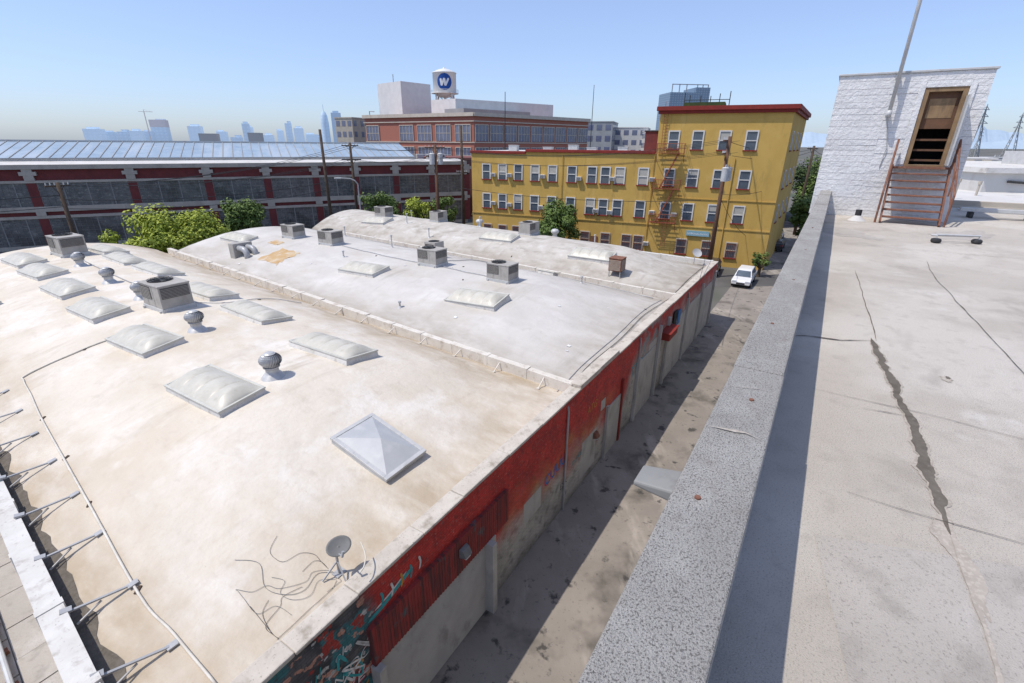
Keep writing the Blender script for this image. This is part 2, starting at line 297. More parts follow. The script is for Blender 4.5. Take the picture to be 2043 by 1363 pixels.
# ------------------------------------------------------------ ground
g=MB(); g.add([(-6000,-3000,0),(6000,-3000,0),(6000,9000,0),(-6000,9000,0)],[(0,1,2,3)]); struct(g.out("ground",m_ground))
PL=Vector((-e1.y,e1.x,0))
g=MB(); g.add([(O+e1*a+PL*b+Vector((0,0,.004))) for a,b in [(-40,-7),(100,-7),(100,0.3),(-40,.3)]],[(0,1,2,3)]); struct(g.out("alley_road",m_alley))
g=MB(); g.add([(-140,20,.008),(-34,47,.008),(-14,66,.008),(20,48,.008),(60,52,.008),(60,60,.008),(27,53,.008),(-6,69,.008),(-6,88,.008),(-140,50,.008)],[(0,1,8,9),(1,2,7,8),(2,3,6,7),(3,4,5,6)]); struct(g.out("street_road",m_asph))
# ------------------------------------------------------------ vaulted white warehouse
wh=root("vaulted_warehouse","long low brick warehouse with dusty white vaulted roof bays","warehouse",O,RZ)
mats=[m_roof1,m_roof2,m_roof3]
for i in range(3):
    a,b=BAY[i]; mb=MB(); ns=60; ntt=140; vs=[];fs=[]
    for j in range(ns+1):
        s=a+(b-a)*j/ns; te=tend(i,s)
        for k in range(ntt+1):
            t=.38+(te-.38)*k/ntt; x,y=Lc(s,t); vs.append((x,y,zr(s,t,i)))
    for j in range(ns):
        for k in range(ntt): q=j*(ntt+1)+k; fs.append((q,q+ntt+1,q+ntt+2,q+1))
    mb.add(vs,fs)
    mb.out("roof",mats[i],wh,True,label=["cream coated vaulted roof bay","pale grey coated vaulted roof bay","dusty grey vaulted roof bay"][i])
    mb=MB(); n=24; vs=[]
    for j in range(n+1):
        s=a+(b-a)*j/n; x,y=Lc(s,tend(i,s)); vs.append((x,y,zr(s,tend(i,s),i)+.02)); vs.append((x,y,0))
    mb.add(vs,[(2*j,2*j+1,2*j+3,2*j+2) for j in range(n)]); mb.out("end_wall",m_cream,wh)
def firewall(s0,s1,t0,t1,z0,z1,mat,seg=2.1,label=None,jz=.025):
    mb=MB(); t=t0
    while t<t1-.1:
        u=min(t+seg,t1); dz=rnd.uniform(-jz,jz); w=rnd.uniform(-.012,.012)
        mb.prism([Lc(s0+w,t+.003),Lc(s1+w,t+.003),Lc(s1+w,u-.003),Lc(s0+w,u-.003)],z0,z1+dz)
        mb.prism([Lc(s0-.02+w,t-.07),Lc(s1+.02+w,t-.07),Lc(s1+.02+w,t+.10),Lc(s0-.02+w,t+.10)],z0,z1+dz+.025)
        t=u
    return mb.out("firewall",mat,wh,bev=.035,label=label)
firewall(6.16,6.46,.4,40,0,5.06,m_creamw); firewall(20.62,20.88,.4,37,0,5.0,m_creamw)
firewall(31.4,31.75,.4,41,0,5.0,m_white)
firewall(-8.6,-8.2,-.05,42,0,5.0,m_white,2.4,None,.05)
mb=MB(); vs=[]
for k in range(161):
    t=.4+41*k/160; w=.20+.22*(noise.noise(Vector((t*1.3,0,0)))+.4)+.08*noise.noise(Vector((t*5,0,0)))
    x,y=Lc(-8.2,t); x2,y2=Lc(-8.2+w,t); vs+=[(x,y,zr(-8.15,t,0)+.012),(x2,y2,zr(-8.2+w,t,0)+.012)]
mb.add(vs,[(2*k,2*k+2,2*k+3,2*k+1) for k in range(160)]); mb.out("dark_edge_strip",m_tar,wh)  # dark ragged strip laid on the roof along the near parapet
mb=MB(); mb.box(-14,31.75,0,.38,0,4.9); mb.out("wall",m_wall,wh)
mb=MB(); s=-14
while s<31.7:
    u=min(s+rnd.uniform(1.2,2.2),31.75); h=5.0+(.10 if 6.2<s<8.4 else 0)+rnd.uniform(-.02,.02); j=rnd.uniform(-.015,.015); mb.box(s+.003,u-.003,-.05+j,.42+j,4.9,h); s=u
mb.out("coping",m_cope,wh,bev=.03)
mb=MB(); x=-4.35
mb.box(-4.35,1.08,-.12,-.003,2.72,3.86)
while x<1.05: mb.box(x+.02,x+.06,-.128,-.12,2.71,3.855); x+=.1
mb.out("shutter_housing",m_corr,wh)
mb=MB(); z=0.0
mb.box(-4.2,-.1,-.05,-.004,0,2.72)
while z<2.7: mb.add([(-4.2,-.055,z),(-.1,-.055,z),(-.1,-.09,z+.05),(-4.2,-.09,z+.05),(-4.2,-.055,z+.1),(-.1,-.055,z+.1)],[(0,1,2,3),(3,2,5,4)]); z+=.1
mb.out("roller_shutter",m_shut,wh)
boxpart("pier",m_panel,wh,(-.1,.12,-.35,-.003,0,2.72),.01); boxpart("pier",m_panel,wh,(.12,.34,-.16,-.003,0,2.72),.01); boxpart("pier",m_panel,wh,(-4.4,-4.2,-.3,-.003,0,2.72),.01)
for (a,b,z1) in [(13.6,16.2,3.3),(18.8,22.4,3.6),(22.9,26.6,3.7),(27.3,30.8,3.7)]: boxpart("wall_panel",m_panel,wh,(a,b,-.05,-.003,0,z1),.01)
for a in (13.1,16.5,18.2,22.55,26.85,31.1): boxpart("pilaster",m_panel,wh,(a,a+.22,-.16,-.003,0,4.3 if a>16 else 3.6),.01)
boxpart("door",m_panel,wh,(9.4,11.0,-.05,-.004,0,2.6)); boxpart("door_jamb",m_redtrim,wh,(11.0,11.15,-.12,-.004,0,3.35)); boxpart("door_jamb",m_panel,wh,(9.25,9.4,-.12,-.004,0,2.75))
mb=MB(); mb.box(16.9,18.6,-.55,-.003,3.35,3.75); mb.box(16.85,18.65,-.62,-.003,3.75,3.8); mb.out("awning",m_redtrim,wh,bev=.01)
boxpart("window",m_black,wh,(19.3,20.0,-.1,-.055,3.1,4.3)); boxpart("window",m_gb,wh,(20.3,20.9,-.1,-.055,3.2,4.1))
for a in (13.2,22.7,5.2): mb=MB(); mb.tube([(a,-.06,0),(a,-.06,4.5),(a,-.02,4.7)],.04,8); mb.out("drain_pipe",m_gal,wh)
def wtxt(body,size,s,z,mat,shear=0,rot=0,label=None,off=.012,dy=-.008):
    m=Matrix.Translation((s,dy,z))@Matrix.Rotation(math.pi/2,4,'X')@Matrix.Rotation(rot,4,'Z')
    textmesh(body,size,mat,"graffiti",wh,m,label,shear,off)
wtxt("NiDC",.40,-5.35,3.1,m_gw,.3,.06,"white sprayed lettering NiDC",-.010); wtxt("LOVE",.5,-5.75,2.55,m_gp,.2,.04,dy=-.005); wtxt("LOVE",.48,-5.72,2.58,m_gw,.2,.04,"white sprayed lettering LOVE",-.014)
wtxt("2",.45,-4.75,2.7,m_gw,.2,.03,"small white sprayed scrawl",-.012); wtxt("MRNX",.35,-6.9,3.1,m_gw,.1,.05,None,-.012); wtxt("Soul",.4,-6.2,3.75,m_gt,.3,.05,None,-.008); wtxt("ek",.35,-5.2,3.75,m_gw,.3,.1,None,-.012); wtxt("ROBO",.4,-7.0,2.3,m_gb,.1,.03,None,-.006)
wtxt("ATG",.5,7.1,3.35,m_gy,.1,0,"yellow sprayed lettering ATG",-.010); wtxt("TTC",.9,12.3,2.8,m_gt,0,0,"teal sprayed lettering TTC",-.006)
wtxt("CUUU",.62,3.6,2.1,m_gp,0,.08,"pink and blue sprayed lettering"); wtxt("CUUU",.58,3.67,2.15,m_gb,0,.08,dy=-.011)
wtxt("nuke",.5,5.9,1.6,m_gt,.1,.1,None,-.010); wtxt("ESK",.4,4.9,1.1,m_dark,.1,.04,None,-.008)
SY=[-.009]
def swash(pts,w,mat):
    mb=MB(); P=[]
    for i in range(len(pts)-1):
        p0=pts[max(i-1,0)];p1=pts[i];p2=pts[i+1];p3=pts[min(i+2,len(pts)-1)]
        for k in range(8):
            u=k/8; P.append(tuple(.5*((2*p1[d])+(-p0[d]+p2[d])*u+(2*p0[d]-5*p1[d]+4*p2[d]-p3[d])*u*u+(-p0[d]+3*p1[d]-3*p2[d]+p3[d])*u**3) for d in (0,1)))
    P.append(pts[-1]); vs=[]; n=len(P)
    for i,p in enumerate(P):
        q=P[min(i+1,n-1)];r_=P[max(i-1,0)]; d=Vector((q[0]-r_[0],q[1]-r_[1])).normalized(); e=w*min(1,(i+.4)/3,(n-i)/3)
        vs+=[(p[0]-d.y*e,SY[0],p[1]+d.x*e),(p[0]+d.y*e,SY[0],p[1]-d.x*e)]
    SY[0]-=.0008; mb.add(vs,[(2*i,2*i+1,2*i+3,2*i+2) for i in range(n-1)]); mb.out("graffiti",mat,wh,label="loose sprayed graffiti stroke")
swash([(-4.3,3.98),(-3.8,4.05),(-3.3,4.2),(-2.9,4.3)],.06,m_gt); swash([(-4.1,4.12),(-3.6,4.2),(-3.1,4.35)],.025,m_gw)
for k in range(5): x=-3.9+k*.3; swash([(x,4.05),(x+.06,4.25),(x+.02,4.45)],.03,[m_gt,m_gw,m_gy][k%3])
rg=random.Random(4)
for k in range(22):
    x=rg.uniform(-7.2,-4.4); z=rg.uniform(1.9,4.1); q=[(x+rg.uniform(-.3,.3),z+rg.uniform(-.3,.3)) for _ in range(4)]; swash(q,rg.uniform(.015,.035),[m_gw,m_gw,m_gt,m_gy,m_gp,m_gb][k%6])
for a,b,z0,z1 in [(2.2,3.4,1.5,2.4),(6.8,8.3,.4,2.2),(8.6,9.1,2.8,3.3),(15.0,16.4,3.3,3.7)]:
    mb=MB(); mb.add([(a,-.005,z0),(b,-.005,z0),(b,-.005,z1),(a,-.005,z1)],[(0,1,2,3)]); mb.out("overpaint_patch",m_panel,wh)
for k,(s_,z_) in enumerate([(-1.2,3.4),(8.1,1.9)]):
    r=root("wall_light","small brown box security light on painted wall","wall light",mat=place(*(W(s_,0,z_)-PL*(.13 if k==0 else 0)),RZ),group="security lights on the alley wall")
    mb=MB(); mb.add([(-.16,0,-.12),(.16,0,-.12),(.16,0,.16),(-.16,0,.16),(-.14,-.22,-.06),(.14,-.22,-.06),(.14,-.12,.15),(-.14,-.12,.15)],[(0,3,2,1),(4,5,6,7),(0,1,5,4),(1,2,6,5),(2,3,7,6),(3,0,4,7)]); mb.out("housing",m_dishg if k==0 else m_rust,r,bev=.01)
    boxpart("lens",m_lamp,r,(-.1,.1,-.19,-.03,-.135,-.1))
for k,t in enumerate([.9,2.3,4.3,6.4,8.5,10.8,13.0,15.2,17.5,20]):
    mb=MB(); a=W(-8.2,t+.12,4.98); b=W(-7.2,t-.1,zr(-7.2,t)+.03); o_=(a+b)/2
    mb.beam(a-o_,b-o_,.05,.035); mb.beam(W(-8.3,t+.15,5.04)-o_,W(-8.12,t+.1,5.02)-o_,.14,.04); mb.beam(W(-7.27,t-.1,zr(-7.2,t)+.03)-o_,W(-7.08,t-.12,zr(-7.08,t)+.03)-o_,.14,.03)
    mb.beam(W(-8.15,t-.12,4.78)-o_,W(-7.7,t,zr(-7.7,t)+.14)-o_,.03,.03)
    tag(mb.out("roof_strut",m_gal),"grey steel brace from white parapet to roof","brace","braces along the near parapet",o_)
for k in range(17):
    t=1.6+k*2.25; mb=MB(); a=W(6.14,t,4.96); b=W(5.72,t,zr(5.72,t)+.02); o_=(a+b)/2
    mb.beam(a-o_,b-o_,.04,.03); mb.beam(W(5.78,t,zr(5.78,t)+.02)-o_,W(5.64,t,zr(5.64,t)+.02)-o_,.12,.03)
    tag(mb.out("roof_brace",m_creamw),"short cream coated brace against low firewall","brace","short braces along the middle firewall",o_)
# ------------------------------------------------------------ skylights
def skylight(mat):
    r=root("domed_skylight","weathered cream ribbed acrylic dome skylight on white curb","skylight",mat=mat,group="domed skylights on the vaulted roof")
    w,l=.74,1.62
    mb=MB(); mb.add([(-w-.06,-l-.06,-.12),(w+.06,-l-.06,-.12),(w+.06,l+.06,-.12),(-w-.06,l+.06,-.12),(-w,-l,.17),(w,-l,.17),(w,l,.17),(-w,l,.17)],[(4,5,6,7),(0,1,5,4),(1,2,6,5),(2,3,7,6),(3,0,4,7)]); mb.out("curb",m_white,r,bev=.02)
    mb=MB()
    for b in ((-w-.03,w+.03,-l-.03,-l+.05),(-w-.03,w+.03,l-.05,l+.03),(-w-.03,-w+.05,-l+.05,l-.05),(w-.05,w+.03,-l+.05,l-.05)): mb.box(*b,.16,.22)
    mb.out("frame",m_frame,r,bev=.01)
    mb=MB(); nx,ny=18,96; vs=[];fs=[]; W_=w-.045;L_=l-.045
    for i in range(nx+1):
        for j in range(ny+1):
            u=-1+2*i/nx; v=j/ny; y=-L_+2*L_*v
            hump=abs(math.sin(math.pi*4*v))**.45
            endf=min(1,min(v,1-v)*9)**.6
            z=.20+.27*(1-abs(u)**2.1)*(.74+.26*hump)*endf
            vs.append((u*W_,y,z))
    for i in range(nx):
        for j in range(ny): q=i*(ny+1)+j; fs.append((q,q+ny+1,q+ny+2,q+1))
    mb.add(vs,fs); mb.out("dome",m_dome,r,True)
    return r
sk=skylight(onroof(-3.1,9.05))
for s,t in [(-3.0,15.6),(-3.0,21.7),(-2.98,27.1),(-2.95,32.8),(-3.0,37.6),(-6.3,30.5),(1.25,8.7),(1.45,15.2),(1.5,20.6),(1.6,27.9),(1.3,32.6),(1.5,37.3),(10.4,18.3),(10.3,8.4),(10.4,35.5),(24.3,16.9),(23.7,7.6),(23.9,33.0)]:
    dup(sk,mat=onroof(s,t,rnd.uniform(-.02,.02)))
r=root("pyramid_skylight","grey acrylic pyramid skylight on white metal curb","skylight",mat=onroof(-1.26,3.05))
w,l=.72,1.06
boxpart("curb",m_galL,r,(-w-.03,w+.03,-l-.03,l+.03,-.12,.16),.01)
mb=MB()
for b in ((-w-.06,w+.06,-l-.06,-l+.06),(-w-.06,w+.06,l-.06,l+.06),(-w-.06,-w+.06,-l+.06,l-.06),(w-.06,w+.06,-l+.06,l-.06)): mb.box(*b,.14,.22)
mb.out("frame",m_galL,r,bev=.008)
mb=MB(); w-=.05;l-=.05; mb.add([(-w,-l,.2),(w,-l,.2),(w,l,.2),(-w,l,.2),(0,-.05,.46)],[(0,1,4),(1,2,4),(2,3,4),(3,0,4)]); mb.out("pyramid_pane",m_pyr,r)
r=root("roof_hatch","low square metal roof hatch with shallow lid","roof hatch",mat=onroof(19.3,9.0)); boxpart("curb",m_white,r,(-.4,.4,-.6,.6,-.1,.18),.02); mb=MB(); mb.box(-.45,.45,-.65,.65,.18,.24); mb.box(-.2,.2,-.02,.02,.24,.28); mb.out("lid",m_frame,r,bev=.02)
def turbine(mat):
    r=root("turbine_vent","galvanized spinning turbine roof vent on flared base","roof vent",mat=mat,group="turbine vents on the vaulted roof")
    mb=MB(); mb.rev([(.42,-.05),(.36,.02),(.25,.16),(.2,.2),(.2,.36),(.25,.37)],20); mb.out("base",m_galT,r,True)
    mb=MB(); mb.rev([(.2,.36),(.27,.5),(.27,.66),(.15,.78),(0.001,.80)],14); mb.out("core",m_gal,r,True)
    mb=MB(); nf=26
    for k in range(nf):
        a0=2*math.pi*k/nf; vs=[];n=9
        for j in range(n):
            f=j/(n-1); ph=f*math.pi; rr=.13+.21*math.sin(ph)**.7 if 0<f<1 else .14; z=.38+.44*f
            for da,dr in ((0,0),(.19,-.035)):
                a=a0+da+f*.5; vs.append(((rr+dr)*math.cos(a),(rr+dr)*math.sin(a),z))
        mb.add(vs,[(2*j,2*j+1,2*j+3,2*j+2) for j in range(n-1)])
    mb.rev([(.25,.37),(.25,.40)],20); mb.rev([(.18,.81),(.12,.85),(.001,.87)],20)
    mb.out("turbine_fins",m_galT,r); return r
tv=turbine(upright(-1.5,8.25)@Matrix.Scale(1.08,4))
for s,t in [(-1.28,14.9),(-1.15,21.8),(-1.2,26.7),(-1.1,32.8)]: dup(tv,mat=upright(s,t,rnd.random())@Matrix.Scale(1.08,4))
def hvac(mat,label="grey packaged rooftop air conditioner with top fan"):
    r=root("rooftop_air_conditioner",label,"air conditioner",mat=mat,group="air conditioners on the vaulted roof")
    mb=MB(); mb.box(-.72,.72,-.95,.95,-.25,.14); mb.box(-.8,.8,-.85,-.75,-.2,.06); mb.box(-.8,.8,.75,.85,-.2,.06); mb.out("base_curb",m_galL,r,bev=.01)
    mb=MB(); mb.box(-.68,.68,-.92,.92,.14,1.16); mb.box(-.70,.70,-.94,.94,1.16,1.21)
    for x in (-.69,.69):
        for y in (-.3,.35): mb.box(min(x,x*1.01)-.002,max(x,x*1.01)+.002,y-.008,y+.008,.16,1.14)
    mb.out("cabinet",m_hvac,r,bev=.012)
    boxpart("condenser_coil",m_coil,r,(-.70,-.68,-.1,.86,.5,1.1)); boxpart("condenser_coil",m_coil,r,(-.6,.6,-.94,-.92,.6,1.1))
    mb=MB()
    for k in range(8): z=.54+k*.068; mb.box(-.712,-.70,-.1,.86,z,z+.014)
    mb.out("louvre",m_hvac,r); mb=MB()
    for k in range(7): z=.64+k*.064; mb.box(-.6,.6,-.952,-.94,z,z+.014)
    mb.out("louvre",m_hvac,r)
    mb=MB(); mb.cyl((0,.32,1.21),(0,.32,1.225),.52,.52,28,0); mb.out("fan_opening",m_black,r)
    mb=MB()
    for q in (.18,.3,.42,.53):
        n=24; mb.tube([(q*math.cos(2*math.pi*k/n),.32+q*math.sin(2*math.pi*k/n),1.27) for k in range(n+1)],.008,5)
    for k in range(8):
        a=math.pi*k/8; mb.beam((-.54*math.cos(a),.32-.54*math.sin(a),1.26),(.54*math.cos(a),.32+.54*math.sin(a),1.26),.012,.012)
    mb.out("fan_grille",m_dark,r)
    mb=MB()
    for k in range(4):
        a=math.pi*k/2; c,s_=math.cos(a),math.sin(a)
        P=[(.06,-.05),(.46,-.14),(.48,.1),(.06,.05)]; mb.add([(c*x-s_*y,.32+s_*x+c*y,1.235+.02*(y>0)) for x,y in P],[(0,1,2,3)])
    mb.out("fan_blade",m_dishg,r)
    mb=MB(); mb.tube([(.74,.5,.5),(.85,.5,.5),(.85,.5,.03),(1.3,.6,.03)],.03,8); mb.box(.68,.76,.35,.6,.5,.85); mb.out("conduit",m_galL,r)
    return r
hv=hvac(upright(-.75,19.3,0,.05))
for s,t,rz,sc in [(-.6,37.4,0,1.05),(13.1,31.2,0,.85),(13.4,26.2,.0,.85),(13.6,14.9,0,.85),(13.5,8.9,0,.82),(26.9,26.7,math.pi/2,.8),(26.9,15.4,math.pi/2,.85),(25.4,33.6,0,.85)]:
    dup(hv,mat=upright(s,t,rz+rnd.uniform(-.04,.04),.05)@Matrix.Scale(sc,4))
r=root("condenser_unit","pale tall condenser unit on roof stand","air conditioner",mat=upright(16.0,17.0)); boxpart("cabinet",m_hvac,r,(-.5,.5,-.5,.5,.25,1.15),.02); mb=MB()
for x in(-.45,.4):
    for y in(-.45,.4): mb.box(x,x+.05,y,y+.05,-.1,.25)
mb.out("stand",m_gal,r); mb=MB(); mb.cyl((0,0,1.15),(0,0,1.17),.4,.4,20); mb.out("fan_opening",m_black,r); boxpart("coil_panel",m_coil,r,(-.51,-.5,-.4,.4,.4,1.0))
r=root("evaporative_cooler","rusty brown evaporative cooler on steel stand","evaporative cooler",mat=upright(22.3,5.0)); mb=MB(); mb.box(-.45,.45,-.45,.45,.3,1.15); mb.box(-.48,.48,-.48,.48,1.15,1.2); mb.out("cabinet",m_rust,r,bev=.02)
mb=MB()
for k in range(9): mb.box(-.40,.40,-.465,-.45,.38+k*.08,.41+k*.08); mb.box(-.465,-.45,-.4,.4,.38+k*.08,.41+k*.08)
mb.out("louvre",m_cream,r); mb=MB()
for x in(-.42,.37):
    for y in(-.42,.37): mb.box(x,x+.05,y,y+.05,-.1,.3)
mb.out("stand",m_gal,r)
r=root("curved_duct","galvanized roof duct curving into the roof","duct",mat=upright(8.3,30.6)@Matrix.Scale(.8,4))
for dx in (0,.85):
    mb=MB(); pts=[(dx,.9,.8)]+[(dx,-.05-.55*math.sin(a),.25+.55*math.cos(a)) for a in [math.pi/2*k/8 for k in range(9)]]+[(dx,-.6,-.25)]; mb.tube(pts,.27,16); mb.out("duct_elbow",m_gal,r,True)
boxpart("plenum",m_hvac,r,(-.5,1.4,.7,1.5,-.2,1.25),.02)
def patch(s0,s1,t0,t1,mat,name,label,dz=.02,jit=.05):
    mb=MB(); vs=[];n=8
    for i in range(n+1):
        for j in range(n+1):
            ed=1 if i in(0,n) or j in(0,n) else .2
            s=s0+(s1-s0)*i/n+(rnd.uniform(-jit,jit)*ed); t=t0+(t1-t0)*j/n+(rnd.uniform(-jit,jit)*ed); x,y=Lc(s,t); vs.append((x,y,zr(s,t)+dz))
    mb.add(vs,[(i*(n+1)+j,(i+1)*(n+1)+j,(i+1)*(n+1)+j+1,i*(n+1)+j+1) for i in range(n) for j in range(n)]); mb.out(name,mat,wh,True,label=label)
patch(8.5,10.6,26.2,28.9,m_orange,"roof_patch","rust orange bare roof patch",.012,.18); patch(10.9,11.6,30.2,31.6,m_orange,"roof_patch","rust orange bare roof patch",.012,.12)
for k in range(16):
    s=rnd.uniform(7,19.5); t=rnd.uniform(2,30); q=rnd.uniform(.04,.14); patch(s,s+q,t,t+q*1.3,m_emw,"roof_patch","small white sealant dab",.03,.02)
r=root("satellite_dish","grey satellite dish on tripod mast with loose cable","satellite dish",mat=upright(-4.3,.85,0,0))
mb=MB(); mb.tube([(0,0,-.05),(0,0,.5),(.03,-.03,.66)],.03,8); mb.beam((-.1,-.35,.02),(0,0,.35),.03,.03); mb.beam((-.35,.1,.02),(0,0,.35),.03,.03); mb.box(-.12,.12,-.1,.1,-.04,.02); mb.out("mast",m_gal,r)
def dishmesh(c,nrm,R_,dep,sy=.88):
    q=Vector(nrm).normalized().to_track_quat('Z','Y').to_matrix().to_4x4(); D=Matrix.Translation(c)@q; n=24; mb=MB()
    mb.add([D@Vector((R_*k/6*math.cos(2*math.pi*i/n),R_*k/6*math.sin(2*math.pi*i/n)*sy,dep*(k/6)**2)) for k in range(7) for i in range(n)],[(k*n+i,k*n+(i+1)%n,(k+1)*n+(i+1)%n,(k+1)*n+i) for k in range(6) for i in range(n)]); return mb,D
mb,D=dishmesh((.05,-.05,.72),(-.10,-.45,.90),.27,.045,.8); o=mb.out("reflector",m_dishg,r,True); md=o.modifiers.new("s","SOLIDIFY"); md.thickness=.012
mb=MB(); mb.beam((.0,-.05,.6),D@Vector((-.1,-.30,.26)),.025,.025); mb.cyl(D@Vector((-.1,-.30,.23)),D@Vector((-.06,-.24,.33)),.03,.03,10); mb.out("receiver_arm",m_gal,r)
def rcable(pts,rad,mat,label,lift=.03,name="roof_cable",sub=6):
    P=[]
    for i in range(len(pts)-1):
        p0=pts[max(i-1,0)];p1=pts[i];p2=pts[i+1];p3=pts[min(i+2,len(pts)-1)]
        for k in range(sub):
            u=k/sub
            P.append(tuple(.5*((2*p1[d])+(-p0[d]+p2[d])*u+(2*p0[d]-5*p1[d]+4*p2[d]-p3[d])*u*u+(-p0[d]+3*p1[d]-3*p2[d]+p3[d])*u**3) for d in (0,1)))
    P.append(tuple(pts[-1])); o_=W(P[0][0],P[0][1],0); mb=MB()
    mb.tube([W(s,t,zr(s,t)+lift)-o_ for s,t in P],rad,6); tag(mb.out(name,mat,smooth=True),label,"cable",None,o_); return o_
rcable([(-2.74,17.3),(-4.5,17.5),(-6.4,17.75),(-6.62,17.4),(-6.7,15.8),(-6.83,13.75),(-6.96,10.2),(-7.05,7.7),(-7.18,3.85),(-7.07,2.4),(-6.98,.8)],.028,m_cablew,"long white conduit across cream roof",.035)
def tangle(seed,c,rs,n,rad,mat):
    rr=random.Random(seed); a=rr.uniform(0,6); p=list(c); pts=[tuple(p)]
    for k in range(n):
        a+=rr.choice((.9,-.7,1.3,.5,-1.1)); st=rs*rr.uniform(.5,1.2); p=[p[0]+st*math.sin(a),p[1]+st*math.cos(a)]
        p[0]=min(max(p[0],-5.9),-4.4); p[1]=min(max(p[1],.65),2.9); pts.append(tuple(p))
    rcable(pts,rad,mat,"tangled thin grey cable on roof",.02,sub=5)
rcable([(-4.3,.8),(-4.6,1.2),(-5.0,1.1),(-5.3,1.3),(-5.5,1.8),(-5.3,2.4),(-5.6,2.9)],.005,m_dishg,"tangled thin grey cable on roof",.02)
for sd,c,rs,n,rad,mt in [(3,(-4.4,.8),.45,12,.004,m_dishg),(5,(-5.0,1.2),.38,14,.004,m_dark),(9,(-5.6,1.5),.4,9,.004,m_dark),(21,(-4.8,1.5),.3,12,.004,m_dark),(33,(-5.3,1.9),.3,10,.004,m_dishg)]: tangle(sd,c,rs,n,rad,mt)
rcable([(-3.75,.7),(-3.9,.35),(-4.1,.15),(-4.25,.1)],.014,m_cablew,"pale cable hanging over the coping",.5)
rcable([(6.9,.6),(9,.75),(12,.6),(16,.8),(20,.7),(24,.65),(30,.7)],.015,m_wires,"dark cable along alley coping",.05)
rcable([(6.0,.9),(9,1.0),(12,.9),(17,1.1),(20,1.0)],.015,m_gal,"grey cable along alley coping",.03)
rcable([(19.9,1.5),(20.0,8),(19.9,16),(20.1,25),(20,34)],.025,m_gal,"grey conduit along low firewall",.05)
rcable([(0,19.3),(1.5,18),(3.5,18.5),(5.2,17.6)],.02,m_gal,"grey conduit from air conditioner",.05)
rcable([(14.2,14.9),(16.5,14.6),(18.5,14.9),(20,14)],.025,m_gal,"grey conduit from air conditioner",.05)
rcable([(13.4,9.8),(13.5,12),(13.5,14)],.025,m_gal,"grey conduit between air conditioners",.05)
rcable([(13.3,16),(13.2,20),(13.4,25)],.025,m_gal,"grey conduit between air conditioners",.05)
rcable([(.3,20.3),(-.4,24),(-.6,30),(-.6,36)],.025,m_gal,"grey conduit between air conditioners",.05)
for s,t in [(-6.9,10.4),(-7.05,7.6),(-7.15,4.0),(-4.6,17.5),(-6.8,13.6),(17.2,1.1),(12.2,11.0),(12.9,20),(14.5,12.9),(19.7,12),(22.0,14),(-.4,23.0),(1.3,18.3),(3.2,18.4)]:
    mb=MB(); mb.box(-.09,.09,-.04,.04,-.02,.03); o=mb.out("conduit_block",m_wood,bev=.01); o.matrix_world=onroof(s,t,rnd.random()); tag(o,"small dark block carrying a roof conduit","pipe support","blocks under the roof conduit")
for s,t,h in [(16.2,22,.9),(17.5,30,.8),(22.6,24,.8),(28,22,.9),(29.5,10,.7),(24.5,29,.9),(11.5,22,.4),(29,33,.7),(18.2,5.8,.4),(8.0,12.2,.3)]:
    mb=MB(); mb.cyl((0,0,-.05),(0,0,h),.05,.05,10); mb.cyl((0,0,h),(0,0,h+.1),.09,.09,10); mb.rev([(.16,-.03),(.06,.12)],10); o=mb.out("vent_pipe",m_galL); o.matrix_world=upright(s,t); tag(o,"small capped metal vent pipe on roof","vent pipe","vent pipes on the vaulted roof")
for s,t in [(29.3,14),(29.2,23)]:
    mb=MB(); mb.rev([(.3,-.05),(.2,.2),(.2,.35),(.36,.5),(.38,.62),(.25,.78),(.001,.84)],16); o=mb.out("globe_vent",m_galL,smooth=True); o.matrix_world=upright(s,t); tag(o,"rounded galvanized roof vent","roof vent","rounded vents on the far roof bay")
r=root("satellite_dish","white satellite dish on far corner of roof","satellite dish",mat=upright(30.6,1.6,0,0)); mb=MB(); mb.tube([(0,0,0),(0,0,.7)],.03,8); mb.out("mast",m_gal,r); mb,D=dishmesh((0,-.1,.9),(-.5,-.6,.6),.42,.08); mb.out("reflector",m_galL,r,True)
# ------------------------------------------------------------ low roof at near side
nb=root("neighbour_building","low building with grey tiled roof beside white parapet","building",O,RZ)
mb=MB(); mb.prism([Lc(-8.62,-.1),Lc(-22,-.1),Lc(-22,44),Lc(-8.62,44)],0,3.3); mb.out("wall",m_cream,nb)
mb=MB(); s=-8.66
while s>-21:
    t=rnd.uniform(-1,0)
    while t<43:
        w=rnd.uniform(1.0,1.4); zz=3.34+rnd.uniform(0,.03); mb.prism([Lc(s,t+.01),Lc(s-.5,t+.01),Lc(s-.5,t+w-.02),Lc(s,t+w-.02)],3.3,zz); t+=w
    s-=.52
mb.out("roof",m_feltD,nb)
for k,(mm,rr) in enumerate([(m_galL,.05),(m_dark,.06),(m_rust,.04)]):
    mb=MB(); sx=-9.3-.35*k; mb.tube([W(sx,.5,3.6),W(sx,12,3.6),W(sx-.5,12.5,3.6),W(sx-.5,30,3.6)],rr,8); tag(mb.out("roof_pipe",mm),["pale pipe along tiled roof","dark pipe along tiled roof","rusty pipe along tiled roof"][k],"pipe")
mb=MB()
for k in range(7): mb.beam(W(-9.2,3+k*1.1,3.45),W(-11,3+k*1.1,3.45),.14,.08)
mb.beam(W(-9.3,2.8,3.4),W(-9.3,9.9,3.4),.06,.06); mb.beam(W(-10.9,2.8,3.4),W(-10.9,9.9,3.4),.06,.06)
tag(mb.out("rusty_rack",m_rust),"rusty steel pipe rack on tiled roof","pipe rack")
